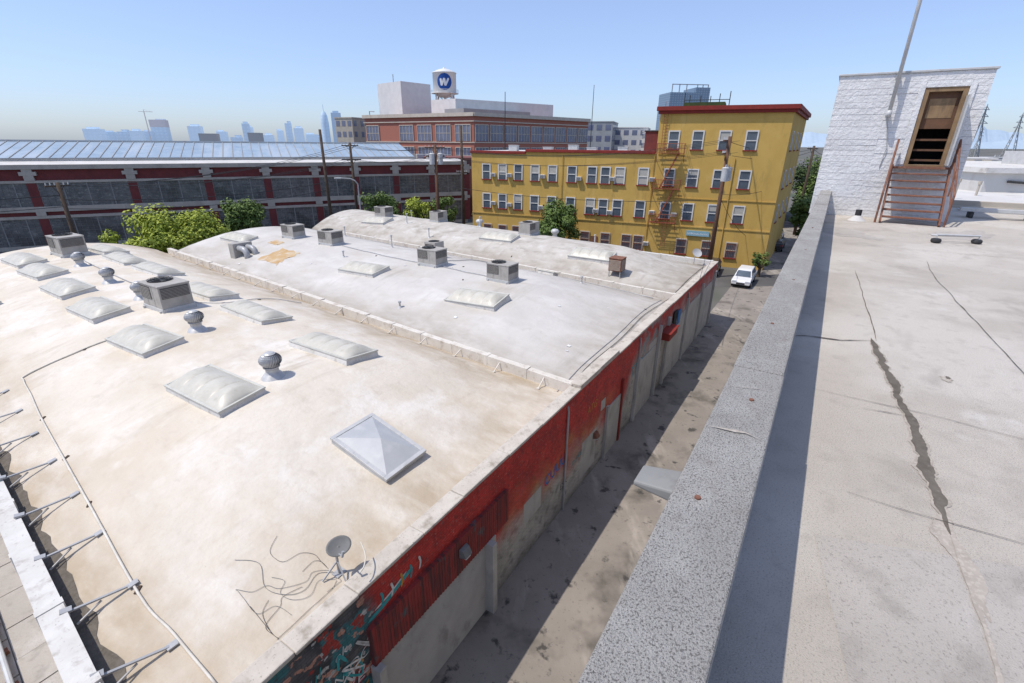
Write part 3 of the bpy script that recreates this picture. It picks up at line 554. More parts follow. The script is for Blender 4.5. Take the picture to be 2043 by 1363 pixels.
# ------------------------------------------------------------ own building
ob=root("concrete_building","tall concrete building with flat felt roof and thick parapet","building",(0,0,0),RZ)
PO,PI,ZT,ZR=.31,.01,12.05,11.25
mb=MB(); mb.box(-9,30,PO-.3,PO,0,11.9); mb.box(-9,36,-30,PO-.3,0,ZR-.02); mb.box(20.87,24.9,PO,.5,0,ZR); mb.out("wall",m_conc,ob)
mb=MB(); mb.box(-9,36,-30,PI,ZR-.02,ZR); mb.out("roof",m_felt,ob)
mb=MB(); x=-8.9
while x<20.4:
    u=min(x+rnd.uniform(2.6,3.4),20.86); j=rnd.uniform(-.004,.004); mb.box(x+.002,u-.002,PI+j,PO+.02+j,11.9,ZT+rnd.uniform(-.004,.004)); x=u
mb.box(-9,20.86,PI+.02,PO-.2,ZR,11.9)
mb.out("parapet",m_conc,ob,bev=.012)
boxpart("metal_flashing",m_gal,ob,(-9,20.8,PI-.002,PI+.015,11.5,11.88))
def wl(x,y): return (x*e1.x+y*e1.y, -(x*.8459-y*.5334))
def ribbon(pts,w0,jit,mat,name,z,label=None,seg=.02):
    mb=MB(); P=[]
    for a,b in zip(pts[:-1],pts[1:]):
        n=max(1,int(math.dist(a,b)/seg)); P+=[(a[0]+(b[0]-a[0])*k/n,a[1]+(b[1]-a[1])*k/n) for k in range(n)]
    P.append(pts[-1]); vs=[]; n=len(P); sd=rnd.random()*50
    for i,p in enumerate(P):
        q=P[min(i+1,n-1)];r_=P[max(i-1,0)]; d=Vector((q[0]-r_[0],q[1]-r_[1])).normalized(); nn=Vector((-d.y,d.x)); u=i*seg
        f=lambda k: w0*(.5+jit*(1.6*abs(noise.noise(Vector((u*2.5,sd,k))))+.35*noise.noise(Vector((u*11,sd,k+3)))+.25*noise.noise(Vector((u*30,sd,k+7)))))
        e=min(1,(i+.3)*seg/.35,(n-i)*seg/.35); a=max(f(0)*e,.0012);b=max(f(20)*e,.0012)
        j=noise.noise(Vector((u*1.6,sd,5)))*.035*(1 if jit>.5 else .15)
        vs+=[(p[0]+nn.x*(a+j),p[1]+nn.y*(a+j),z),(p[0]-nn.x*(b-j),p[1]-nn.y*(b-j),z)]
    mb.add(vs,[(2*i,2*i+1,2*i+3,2*i+2) for i in range(n-1)]); mb.out(name,mat,ob,label=label)
main=[wl(4.55,5.7),wl(4.1,4.8),wl(3.55,3.75),wl(3.0,2.75),wl(2.75,2.35),wl(2.45,1.75)]
st_=rnd.getstate(); ribbon(main,.058,1,m_tarS,"tar_seam",ZR+.005); rnd.setstate(st_); ribbon(main[:-1],.040,1,m_tar,"tar_seam",ZR+.009)
for P_,w_,mt in [([wl(2.75,2.35),wl(2.4,1.7),wl(2.15,1.35),wl(1.9,.9)],.014,m_tarS),([wl(6.7,9.3),wl(5.6,7.4),wl(4.55,5.6)],.007,m_tar),([wl(4.55,5.6),wl(4.1,5.6),wl(3.75,5.75),wl(3.45,5.75)],.016,m_tar),([wl(3.6,3.75),wl(3.25,3.9)],.010,m_tar),([wl(8.8,10.2),wl(7.9,8.9),wl(6.7,6.8),wl(5.5,4.7),wl(4.4,3.0)],.006,m_tar),([wl(3.0,4.3),wl(3.9,3.7),wl(5.0,2.9)],.003,m_tar),([wl(2.35,2.75),wl(3.4,2.1)],.003,m_tar),([wl(6.6,9.2),wl(8.2,8.2),wl(10.5,6.8)],.004,m_tarS),([wl(8.2,12.2),wl(9.6,11.3),wl(11.6,10.2)],.008,m_tarS)]:
    ribbon(P_,w_,.9,mt,"tar_seam",ZR+.0095 if mt is m_tarS else ZR+.011)
def blob(cx,cy,rx,ry,mat,name,z,label=None,rot=0):
    mb=MB(); n=64; sd=rnd.random()*30; vs=[]
    for i in range(n):
        a=2*math.pi*i/n; q=1+.5*noise.noise(Vector((math.cos(a)*1.5,math.sin(a)*1.5,sd)))+.3*noise.noise(Vector((math.cos(a)*5,math.sin(a)*5,sd))); x=rx*q*math.cos(a);y=ry*q*math.sin(a)
        vs.append((cx+x*math.cos(rot)-y*math.sin(rot),cy+x*math.sin(rot)+y*math.cos(rot),z))
    mb.add(vs,[tuple(range(n))]); mb.out(name,mat,ob,label=label)
blob(*wl(3.25,5.55),.2,.12,m_tar,"tar_patch",ZR+.014); blob(*wl(4.55,4.55),.07,.05,m_tarS,"tar_patch",ZR+.006); blob(*wl(4.58,4.57),.035,.02,m_tar,"tar_patch",ZR+.009)
mb=MB(); mb.add([(x,y,ZR+.003) for x,y in [wl(1.9,2.35),wl(3.0,2.1),wl(2.2,.3),wl(1.0,.1)]],[(0,1,2,3)]); mb.out("felt_patch",m_feltD,ob)
blob(*wl(9.3,14.0),1.4,.5,m_feltD,"felt_patch",ZR+.004,rot=.6); blob(*wl(12.5,13.5),1.2,.5,m_feltD,"felt_patch",ZR+.0042,rot=-.5)
for a in [.9,1.9,3.0,4.6,6.4,8.5,11,14]:
    mb=MB(); y=.17+rnd.uniform(-.03,.05); mb.cyl((a,y,ZT),(a,y,ZT+.008),.014,.014,14); mb.out("rusty_plug",m_rust,ob)
for (a,w_) in [(2.55,.03),(3.15,.010),(6.9,.010)]: ribbon([(a,.03),(a+.03,.12),(a-.02,.3)],w_,1,m_tarS,"coping_stain",ZT+.007,seg=.008)
r=root("shoebox_light","grey shoebox floodlight mounted outside concrete wall","floodlight",(0,0,0),RZ)
mb=MB(); mb.add([(2.72,.36,11.30),(3.0,.36,11.30),(2.98,.74,11.31),(2.76,.74,11.31),(2.72,.36,11.41),(3.0,.36,11.41),(2.98,.74,11.35),(2.76,.74,11.35)],[(0,3,2,1),(4,5,6,7),(0,1,5,4),(1,2,6,5),(2,3,7,6),(3,0,4,7)]); mb.out("housing",m_door,r,bev=.015)
boxpart("lens",m_lamp,r,(2.8,2.94,.45,.7,11.28,11.30)); boxpart("bracket",m_gal,r,(2.8,2.92,.31,.36,11.25,11.43))
bk=root("stair_bulkhead","white painted board-formed stair bulkhead with open doorway","stair bulkhead",(*[e1.x*20.87, e1.y*20.87],ZR),RZ)
y0,y1,H=.55,-3.28,4.35
mb=MB(); dz0,dz1,dy0,dy1=1.72,3.92,-1.76,-2.8
def boards(ya,yb,z0,z1):
    z=z0
    while z<z1-.01:
        hgt=rnd.uniform(.15,.24); u=min(z+hgt,z1); j=rnd.uniform(0,.016); g_=rnd.uniform(.002,.007); mb.add([(-.0-j,ya,z+g_),(-j,yb,z+g_),(-j-rnd.uniform(-.008,.008),yb,u-.003),(-j,ya,u-.003),(.02,ya,z),(.02,yb,z),(.02,yb,u),(.02,ya,u)],[(0,1,2,3),(4,0,3,7),(1,5,6,2),(0,4,5,1),(3,2,6,7)]); z=u
boards(dy0,-.9,0,H); boards(-.9,y0,0,H); boards(y1,dy1,0,H); boards(dy1,dy0,0,dz0); boards(dy1,dy0,dz1,H)
mb.box(.02,.2,dy0,y0,0,H); mb.box(.02,.2,y1,dy1,0,H); mb.box(.02,.2,dy1,dy0,0,dz0); mb.box(.02,.2,dy1,dy0,dz1,H)
mb.box(.2,4,y0-.18,y0,0,H); mb.box(.2,4,y1,y1+.18,0,H); mb.box(3.8,4,y1+.18,y0-.18,0,H); mb.out("wall",m_bluewhite,bk)
boxpart("roof",m_galL,bk,(-.05,4.05,y1-.05,y0+.05,H,H+.06),.01)
boxpart("interior",m_black,bk,(.2,3.8,y1+.18,y0-.18,1.0,1.1)); boxpart("interior",m_black,bk,(1.6,1.65,y1+.18,y0-.18,1.1,H-.1))
dr=MB(); dr.box(-.03,.12,dy0-.12,dy0,dz0,dz1); dr.box(-.03,.12,dy1,dy1+.12,dz0,dz1); dr.box(-.03,.12,dy1+.12,dy0-.12,dz1-.12,dz1); dr.box(-.04,.12,dy1,dy0,dz0-.06,dz0); dr.out("door_frame",m_ply,bk,bev=.008)
mb=MB(); mb.box(-.055,-.025,dy0+.002,dy0+.15,dz0,dz1+.12); mb.box(-.055,-.025,dy1-.15,dy1-.002,dz0,dz1+.12); mb.box(-.055,-.025,dy1,dy0,dz1+.002,dz1+.12); mb.out("door_trim",m_bluewhite,bk,bev=.006)
mb=MB(); mb.box(.13,.17,dy1+.12,dy0-.12,dz0+1.05,dz1-.12,0); mb.box(.12,.13,dy1+.2,dy0-.2,dz0+1.35,dz1-.3,1)
for k in range(3): mb.box(.12,.16,dy1+.12,dy0-.12,dz0+.1+.3*k,dz0+.16+.3*k,0)
mb.out("door",[m_wood2,m_ply],bk)
boxpart("door_leaf",m_galL,bk,(-.55,-.06,dy1-.02,dy1+.02,dz0,dz0+1.95),0,"grey metal door leaf folded open")
st=root("rusty_steps","faded rusty brown steel steps with pipe handrails","steps",(e1.x*20.8,e1.y*20.8,ZR),RZ)
n=7; ya,yb=-1.5,-2.92
for k in range(n):
    z=.21*(k+1); x=-1.25+k*.155; boxpart("tread",m_rust,st,(x,x+.24,yb,ya,z-.045,z),.006)
for y in (ya+.02,yb-.02): mb=MB(); mb.beam((-1.3,y,.0),(-.08,y,1.66),.045,.2); mb.out("stringer",m_rust,st)
boxpart("landing",m_rust,st,(-.18,.05,yb,ya,1.60,1.66))
for y,yo in ((ya+.05,.10),(yb-.05,-.10)):
    mb=MB(); mb.tube([(-1.28,y+yo,0),(-1.28,y+yo,.9),(-.1,y,2.45),(-.1,y,1.6)],.030,8); mb.tube([(-1.28,y+yo,.5),(-.1,y,2.05)],.022,8); mb.tube([(-.7,y+yo*.5,.85),(-.7,y+yo*.5,1.65)],.022,8); mb.out("handrail",m_rust,st)
r=root("antenna_mast","white galvanized pipe mast bracketed to bulkhead","mast",(e1.x*20.87,e1.y*20.87,ZR),RZ); mb=MB(); mb.cyl((-.28,-1.0,3.1),(-.28,-1.0,10.5),.055,.05,12); mb.cyl((-.28,-1.0,3.1),(-.28,-1.0,3.3),.075,.075,12); mb.out("pipe",m_galL,r,True); mb=MB()
for z in (3.15,4.2): mb.box(-.3,0,-1.07,-.93,z,z+.05)
mb.tube([(-.02,-1.0,3.1),(-.05,-1.2,2.2),(-.03,-1.15,1.6)],.012,6)
mb.out("bracket",m_gal,r)
r=root("roof_pipe_vent","short black capped vent pipe in white flashing","vent pipe",(11.25,16.2,ZR)); mb=MB(); mb.rev([(.26,0),(.12,.12),(.09,.16)],16); mb.out("flashing",m_whiter,r,True); mb=MB(); mb.cyl((0,0,.14),(0,0,.34),.09,.09,14); mb.out("cap",m_dark,r)
r=root("metal_bracket_frame","white steel pipe frame lying on felt roof","pipe frame",(11.0,12.3,ZR),-.1); mb=MB(); mb.tube([(-.3,0,.0),(-.3,0,.2),(.65,-.05,.2),(.65,-.05,0)],.025,8); mb.tube([(-.3,.2,.16),(.65,.15,.16)],.025,8); mb.tube([(-.3,.2,.16),(-.3,0,.18)],.02,8); mb.out("pipe",m_galL,r)
for dx in(-.3,.65): mb=MB(); mb.box(dx-.1,dx+.08,-.12,.08,0,.12); mb.out("foot",m_dark,r,bev=.05)
r=root("sheet_metal_duct","long pale sheet metal rail on short legs","duct",(15.4,17.2,ZR),RZ-math.pi/2+.05); mb=MB(); mb.box(0,5,-.1,.1,.22,.34); mb.box(0,5,.3,.42,.18,.26); mb.out("rail",m_galL,r,bev=.01); mb=MB()
for x in(.3,1.8,3.4,4.8): mb.box(x,x+.08,-.1,.4,0,.2)
mb.out("leg",m_dark,r)
mb=MB(); mb.prism([wl(15.3,19.5),wl(30,11.5),wl(44,33),wl(26,40)],ZR-1,ZR+.12); mb.out("raised_roof",m_whiter,ob,label="white coated raised roof section")
mb=MB(); mb.box(-.0,8,-.12,.12,.12,.36); mb.box(0,8,-.5,-.4,.12,.2); tag(mb.out("weathered_beam",m_cream,bev=.01),"weathered pale timber beam on roof edge","beam",None,(15.6,20.2,ZR),-.55)
for k,(x,y) in enumerate([(17.8,21),(19.5,22.3),(22,24)]):
    mb=MB(); mb.cyl((0,0,0),(0,0,1.0-.2*k),.05,.05,10); mb.cyl((0,0,.9-.2*k),(0,0,1.05-.2*k),.08,.08,10); tag(mb.out("vent_pipe",m_cream if k else m_gy),"short vent pipe on raised roof","vent pipe",None,(x,y,ZR+.12))
fb=root("white_rooftop_block","low white rooftop structure with pipes","building",(24,26,0),-.15)
boxpart("wall",m_whiter,fb,(0,40,0,14,0,12.3)); boxpart("coping",m_white,fb,(-.2,40.2,-.2,14.2,12.3,12.55))
mb=MB(); mb.tube([(1,-.1,11.9),(6,-.12,11.6),(12,-.1,11.9),(30,-.1,11.7)],.06,6); mb.out("pipe",m_dark,fb); mb=MB(); mb.tube([(3,-.15,11.4),(3,-.15,12.2),(9,-.15,12.2)],.04,6); mb.out("pipe",m_dark,fb)
boxpart("plant_box",m_galL,fb,(6,14,3,8,12.55,13.3)); boxpart("plant_box",m_galL,fb,(20,26,2,6,12.55,13.6))
# ------------------------------------------------------------ yellow building
C0=Vector((29.03,55.36,0)); YR=math.atan2(.4018,-.9157)
yb_=root("yellow_building","mustard yellow stucco building with white sash windows","building",C0,YR)
mb=MB(); D=(-.149,-.989)
mb.prism([(0,0),(13.5,0),(13.5+D[0]*20,D[1]*20),(D[0]*20,D[1]*20)],0,17.0); mb.prism([(13.5,-.02),(38,-.02),(38+D[0]*14,D[1]*14),(13.5+D[0]*14,D[1]*14)],0,12.5); mb.out("wall",m_yellow,yb_)
mb=MB(); mb.prism([(-.45,.45),(13.9,.45),(13.9,.0),(-.0,.0)],17.0,17.45); mb.prism([(-.45,.45),(0,0),(D[0]*20,D[1]*20),(D[0]*20-.45,D[1]*20)],17.0,17.45)
mb.prism([(-.25,.25),(13.7,.25),(13.7,.0),(0,0)],16.7,17.0); mb.prism([(-.25,.25),(0,0),(D[0]*20,D[1]*20),(D[0]*20-.25,D[1]*20)],16.7,17.0)
mb.prism([(0,0),(13.5,0),(13.5+D[0]*20,D[1]*20),(D[0]*20,D[1]*20)],17.0,17.3)
mb.box(13.6,30,-.3,.18,12.45,12.8); mb.box(30,38.1,-.3,.18,12.2,12.55)
mb.out("cornice",m_redtrim,yb_,bev=.04)
boxpart("roof",m_whiter,yb_,(14,37.5,-13,-.5,12.5,12.52))
def window(x,z,grille=False,parent=yb_,h=1.85,w=1.1):
    r=bpy.data.objects.new("window",None); COL.objects.link(r); r.parent=parent; r.location=(x,.0,z)
    mb=MB(); a=w/2
    for b in ((-a-.09,-a,0,h),(a,a+.09,0,h),(-a-.09,a+.09,h,h+.13),(-a,a,h*.49,h*.54),(-a,-a+.05,0,h),(a-.05,a,0,h)): mb.box(b[0],b[1],.005,.09,b[2],b[3])
    mb.out("frame",m_wframe if not grille else m_creamL,r)
    boxpart("glass",m_glass,r,(-a,a,.004,.02,0,h)); boxpart("sill",m_redtrim,r,(-a-.16,a+.16,.004,.16,-.12,0))
    if grille:
        mb=MB()
        for k in range(7): mb.box(-a+k*w/6-.012,-a+k*w/6+.012,.1,.13,-.05,h+.05)
        for k in range(3): mb.box(-a,a,.1,.12,k*h/2.2,k*h/2.2+.03)
        mb.out("grille",m_rust2,r)
    return r
cols=[3.6,6.3,9.1,11.7,14.7,17.5,19.3,21.0,23.6,26.2,28.6,31.0,33.3,35.7]
w0=window(3.6,13.0); wg=window(3.7,1.15,True,h=1.7)
blindspec={(6.3,13.0):.9,(3.6,13.0):.4,(14.7,8.95):1.7,(17.5,8.95):1.7,(28.6,8.95):.9,(9.1,8.95):.5,(21.0,5.15):1.0,(3.6,5.15):.9,(33.3,8.95):1.2,(26.2,8.95):.8,(6.3,5.15):.6,(31.0,5.15):.7}
def dupw(t,x,z):
    c=t.copy(); COL.objects.link(c); c.location=(x,0,z)
    for k in kids(t):
        d=k.copy(); COL.objects.link(d); d.parent=c
    if (x,z) in blindspec: hh=blindspec[(x,z)]; boxpart("blind",m_blind,c,(-.49,.49,.021,.027,1.8-hh,1.8))
for c in cols[1:4]: dupw(w0,c,13.0)
for c in cols: dupw(w0,c,8.95)
for c in cols: dupw(w0,c,5.15)
for c in (6.4,9.3,14.5,16.0,18.7,21.4,25.0,28.0,31.2,33.3,35.6): dupw(wg,c,1.15)
mb=MB(); mb.box(0,38,.003,.08,4.35,4.5); mb.out("moulding",m_yellow,yb_)
boxpart("moulding",m_yellow,yb_,(0,12.5,.003,.08,7.6,7.7))
boxpart("shop_door",m_rust,yb_,(19.7,20.6,.004,.06,0,2.4)); boxpart("shop_door",m_rust,yb_,(29.4,30.3,.004,.06,0,2.4))
boxpart("shop_sign",M("sign_blue",(.25,.42,.48),(.22,.38,.44),2,.6),yb_,(6.3,8.9,.05,.2,3.4,4.0))
textmesh("NATIONAL PACIFIC",.27,m_emw,"sign_lettering",yb_,Matrix.Translation((8.8,.205,3.58))@Matrix.Rotation(math.pi,4,'Z')@Matrix.Rotation(math.pi/2,4,'X'))
for x in (4.9,13.6,24.9): mb=MB(); mb.tube([(x,.1,0),(x,.1,12.2)],.05,6); mb.out("drain_pipe",m_yellow,yb_)
for k in range(3):
    for z in (13.0,8.95,5.15):
        c=w0.copy(); COL.objects.link(c); d=3.5+5.5*k; c.location=(D[0]*d,D[1]*d,z); c.rotation_euler=(0,0,math.radians(90-8.6))
        for q in kids(w0): e=q.copy(); COL.objects.link(e); e.parent=c
aw=None
for x,z in [(34.6,9.3),(32.2,9.3),(27.5,9.3),(22.6,9.2),(18.4,9.3),(13.6,9.4),(34.6,5.6),(32.2,5.5),(27.6,5.4),(20.2,5.4),(18.4,5.3),(13.2,5.6),(13.5,1.8),(10.6,5.5)]:
    p=Matrix.Translation(C0)@Matrix.Rotation(YR,4,'Z')@Vector((x,0,z))
    if aw is None:
        aw=root("wall_air_conditioner","white through-wall air conditioner on yellow wall","air conditioner",mat=place(*p,YR),group="air conditioners on the yellow wall")
        boxpart("case",m_wframe,aw,(-.32,.32,0.005,.42,0,.45),.02); mb=MB()
        for k in range(6): mb.box(-.27,.27,.42,.43,.05+.065*k,.08+.065*k)
        mb.out("louvre",m_coil,aw)
    else: dup(aw,mat=place(*p,YR))
fe=root("fire_escape","rusty red iron fire escape with platforms and ladders","fire escape",C0,YR)
for z in (12.6,8.7,4.8):
    mb=MB(); a,b=10.3,13.3
    for k in range(7): mb.box(a,b,.06+k*.17,.12+k*.17,z-.04,z)
    mb.out("platform",m_rust2,fe); mb=MB()
    for zz in (.5,1.0): mb.tube([(a,.05,z+zz),(a,1.2,z+zz),(b,1.2,z+zz),(b,.05,z+zz)],.03,6)
    for k in range(11): x=a+(b-a)*k/10; mb.cyl((x,1.2,z),(x,1.2,z+1),.018,.018,5)
    for y in(.5,.85):
        for x in(a,b): mb.cyl((x,y,z),(x,y,z+1),.018,.018,5)
    for x in(a,b): mb.beam((x,.02,z-1.0),(x,1.1,z-.05),.05,.05)
    mb.out("railing",m_rust2,fe)
for zt,zb in ((12.6,8.7),(8.7,4.8)):
    mb=MB()
    for y in(.35,.85): mb.beam((10.9,y,zt),(12.6,y,zb),.05,.12)
    for k in range(15): f=(k+.5)/15; x=10.9+1.7*f; z=zt+(zb-zt)*f; mb.box(x-.1,x+.1,.35,.85,z-.015,z+.015)
    mb.out("stair_flight",m_rust2,fe)
for (xa,xb,y,z0,nn_) in ((11.2,11.65,.9,1.9,9),(12.6,13.0,.2,12.6,15)):
    mb=MB()
    for x in(xa,xb): mb.cyl((x,y,z0),(x,y,z0+.35*nn_+.1),.027,.027,6)
    for k in range(nn_): mb.cyl((xa,y,z0+.2+.33*k),(xb,y,z0+.2+.33*k),.018,.018,5)
    mb.out("ladder",m_rust2,fe)
r=root("rooftop_plant","dark rooftop machinery with railings on yellow building","rooftop plant",Matrix.Translation(C0)@Matrix.Rotation(YR,4,'Z')@Vector((9,-6,17.3)),YR)
boxpart("box",m_leafC,r,(-2,2.5,-2,2,0,.8))
mb=MB()
for x in(-2.4,-1.3,-.3,.8,2.0,2.6): mb.cyl((x,1,0),(x,1,1.8+.3*math.sin(x*5)),.05,.05,6)
mb.tube([(-2.4,1,1.1),(2.6,1,1.1)],.04,6); mb.out("railing",m_dark,r)
r=root("rooftop_shed","dark red rooftop shed on lower yellow roof","shed",Matrix.Translation(C0)@Matrix.Rotation(YR,4,'Z')@Vector((14.6,-4,12.52)),YR); boxpart("wall",m_maroon,r,(-1.0,.7,-2,2,0,2.4)); boxpart("roof",m_dark,r,(-1.1,.8,-2.1,2.1,2.4,2.52))
for k,(x,hh) in enumerate([(18,.6),(22,.5),(24.5,.8),(28,.5),(33,.7)]):
    p=Matrix.Translation(C0)@Matrix.Rotation(YR,4,'Z')@Vector((x,-3,12.52)); mb=MB(); mb.box(-.6,.6,-.4,.4,0,hh); mb.box(-.65,.65,-.45,.45,hh,hh+.06); tag(mb.out("roof_unit",m_galL),"small metal unit on yellow building roof","rooftop unit","small units on the yellow building roof",p,YR)
# ------------------------------------------------------------ long maroon warehouse
A0=Vector((-61.9,64,0)); AR=math.atan2(.4529,.8916)
lw=root("long_brick_warehouse","long maroon and cream industrial building with glazed monitor roof","warehouse",A0,AR)
SR=[-60,-49,-38.5,-28,-18,-9,.7,11.2,20.1,27.8,34.7,40.8,47.3,53.5,60]
boxpart("wall",m_maroon,lw,(-60,60,.02,50,0,10.2))
for b in ((-60,60,-.35,.3,9.95,10.5),(-60,60,-.26,.02,4.75,5.40),(-60,60,-.24,.02,8.30,8.60),(-60,60,-.24,.02,3.9,4.25),(-60,60,-.1,.02,0,.5)): boxpart("stone_band",m_creamD,lw,b)
for s in SR:
    boxpart("pier",m_maroon,lw,(s-.5,s+.5,-.2,.02,.5,8.30))
    mb=MB(); mb.box(s-.5,s+.5,-.30,.02,8.60,9.95); mb.box(s-.85,s+.85,-.33,.02,9.2,9.65); mb.out("pier_cap",m_creamD,lw)
    mb=MB(); mb.box(s-.5,s+.5,-.29,.02,4.25,4.75); mb.out("pier_block",m_creamD,lw)
for a,b in zip(SR[:-1],SR[1:]):
    for z0,z1 in((.5,3.9),(5.40,8.30)):
        wr=bpy.data.objects.new("window",None); COL.objects.link(wr); wr.parent=lw
        boxpart("glass",m_fglass,wr,(a+.5,b-.5,-.08,.019,z0,z1))
        if a<-20: continue
        mb=MB(); n=int((b-a-1)/.6)
        for k in range(n+1): x=a+.52+(b-a-1.04)*k/n; w=.06 if k%4==0 else .010; mb.box(x-w,x+w,-.12,-.081,z0,z1)
        for k in range(1,6): z=z0+(z1-z0)*k/6; mb.box(a+.5,b-.5,-.115,-.081,z-.010,z+.010)
        mb.out("mullions",m_mull,wr)
mb=MB()
mb.add([(-60,.3,10.45),(60,.3,10.45),(60,4,10.8),(-60,4,10.8)],[(0,1,2,3)],0)
mb.add([(-60,4,10.8),(52,4,10.8),(52,4,11.1),(-60,4,11.1)],[(0,1,2,3)],0)
mb.box(-60,52,14.5,30,10,13.2,0); mb.box(-60,52,14.2,15,13.2,13.4,0)
mb.out("roof",m_whiter,lw)
mb=MB(); mb.add([(-60,4,11.11),(52,4,11.11),(52,14.4,13.2),(-60,14.4,13.2)],[(0,1,2,3)],0); mb.out("roof_glazing",m_glassroof,lw)
mb=MB(); x=-60
while x<52: mb.beam((x,3.98,11.15),(x,14.4,13.24),.12,.06); x+=1.35
mb.beam((-60,3.9,11.12),(52,3.9,11.12),.15,.15); mb.out("glazing_bars",m_greyb,lw)
for x,y in [(54,8),(56,8),(57.5,6)]: boxpart("roof_vent",m_galL,lw,(x-.6,x+.6,y-.6,y+.6,10.2,11.5),.05)
# ------------------------------------------------------------ brick office building with tower behind
bb=root("brick_office_building","large orange brick office building with cream bands","office building",(0,0,0))
A=Vector((-45,160,0));B=Vector((-10.6,140,0));Cc=Vector((24,171,0)); Dd=A+(Cc-B)
mb=MB(); mb.prism([tuple(p[:2]) for p in (A,B,Cc,Dd)],0,20.4); mb.out("wall",m_brick,bb)
def face(P,Q,n,zrows,parent,fa,fb_,frm,skip=()):
    d=(Q-P).normalized(); Ln=(Q-P).length; nrm=Vector((d.y,-d.x,0)); fr=MB()
    def bx(mb,a,b,o0,o1,z0,z1):
        vs=[P+d*a+nrm*o0,P+d*b+nrm*o0,P+d*b+nrm*o1,P+d*a+nrm*o1]; mb.add([(v.x,v.y,z0) for v in vs]+[(v.x,v.y,z1) for v in vs],[(0,1,2,3),(4,7,6,5),(0,4,5,1),(1,5,6,2),(2,6,7,3),(3,7,4,0)])
    for o0,o1,z0,z1 in ((.01,.7,20.0,20.9),(.01,.3,18.7,18.95)): mb=MB(); bx(mb,-.3,Ln+.3,o0,o1,z0,z1); mb.out("stone_band",frm,parent)
    for z0,z1 in zrows: mb=MB(); bx(mb,0,Ln,.01,.22,z0-.45,z0-.2); mb.out("stone_band",frm,parent)
    for k in range(n):
        if k in skip: continue
        a=Ln*(k+fa)/n; b=Ln*(k+fb_)/n
        for z0,z1 in zrows:
            wr=bpy.data.objects.new("window",None); COL.objects.link(wr); wr.parent=parent
            gl=MB(); bx(gl,a,b,.01,.12,z0,z1); gl.out("glass",m_glassB,wr)
            fr=MB(); bx(fr,a-.12,a,.01,.25,z0-.1,z1+.15); bx(fr,b,b+.12,.01,.25,z0-.1,z1+.15); bx(fr,a,b,.01,.25,z1,z1+.18)
            for q in range(1,4): xx=a+(b-a)*q/4; bx(fr,xx-.06,xx+.06,.121,.2,z0,z1)
            bx(fr,a,b,.121,.18,(z0+z1)/2-.06,(z0+z1)/2+.06); fr.out("frame",frm,wr)
rows=[(13.9,17.9),(8.4,12.2),(3.0,6.8)]
face(A,B,6,rows,bb,.10,.84,m_creamL,(1,)); face(B,Cc,9,rows,bb,.08,.92,m_creamL)
mb=MB(); mb.prism([(-43.3,172),(-34,163),(-26.5,172),(-36,182)],20.4,30.4); mb.out("penthouse",m_silver,bb)
mb=MB(); mb.prism([(-25,162),(10,186),(13,178),(-17,156)],20.4,25.3); mb.out("roof_screen",m_silver,bb); mb=MB(); mb.prism([(-20,154),(0,170),(5,166),(-14,149)],20.4,22.4); mb.out("roof_screen",m_greyb,bb)
boxpart("rooftop_mast",m_gal,bb,(-36.9,-36.7,166,166.2,30.4,32.5)); mb=MB(); mb.tube([(-46,170,20),(-46,170,22.5),(-44,168,22.3)],.15,6); mb.out("rooftop_arm",m_gal,bb)
wt=root("water_tower","white water tower tank with round blue emblem","water tower",(-23.0,180,21.6))
mb=MB(); mb.rev([(.001,5.6),(2.2,5.9),(3.7,6.9),(3.8,7.3),(3.8,12.8),(4.0,12.9),(3.9,13.1),(2.0,13.9),(.3,14.3),(.3,14.6),(.001,14.7)],36); mb.rev([(4.5,6.9),(4.5,7.05),(3.8,7.05)],36); mb.out("tank",m_silver,wt,True)
mb=MB()
for k in range(4):
    a=math.pi/4+k*math.pi/2; mb.cyl((5*math.cos(a),5*math.sin(a),-1.2),(3.5*math.cos(a),3.5*math.sin(a),7),.28,.28,8)
    b=a+math.pi/2; mb.cyl((4.6*math.cos(a),4.6*math.sin(a),2),(4.6*math.cos(b),4.6*math.sin(b),2),.13,.13,6)
    mb.cyl((4.6*math.cos(a),4.6*math.sin(a),2),(3.6*math.cos(b),3.6*math.sin(b),6.6),.08,.08,5); mb.cyl((4.6*math.cos(b),4.6*math.sin(b),2),(3.6*math.cos(a),3.6*math.sin(a),6.6),.08,.08,5)
mb.cyl((0,0,-1.2),(0,0,5.8),.4,.4,10); mb.out("legs",m_silver,wt)
mb=MB()
for k in range(36): a=2*math.pi*k/36; mb.cyl((4.45*math.cos(a),4.45*math.sin(a),7.05),(4.45*math.cos(a),4.45*math.sin(a),8.0),.03,.03,4)
mb.tube([(4.45*math.cos(2*math.pi*k/36),4.45*math.sin(2*math.pi*k/36),8) for k in range(37)],.04,4); mb.out("walkway_railing",m_silver,wt)
def wrap(u,z,dr):
    a=math.radians(-83)+u/3.8; return ((3.8+dr)*math.cos(a),(3.8+dr)*math.sin(a),10.15+z)
mb=MB(); n=40;vs=[wrap(0,0,.05)]
for q in range(1,6):
    for k in range(n): a=2*math.pi*k/n; vs.append(wrap(2.4*q/5*math.cos(a),2.4*q/5*math.sin(a),.05))
fs=[(0,1+k,1+(k+1)%n) for k in range(n)]+[(1+q*n+k,1+(q+1)*n+k,1+(q+1)*n+(k+1)%n,1+q*n+(k+1)%n) for q in range(4) for k in range(n)]
mb.add(vs,fs); mb.out("emblem_disc",m_blue,wt)
mb=MB(); EZ=[.09]
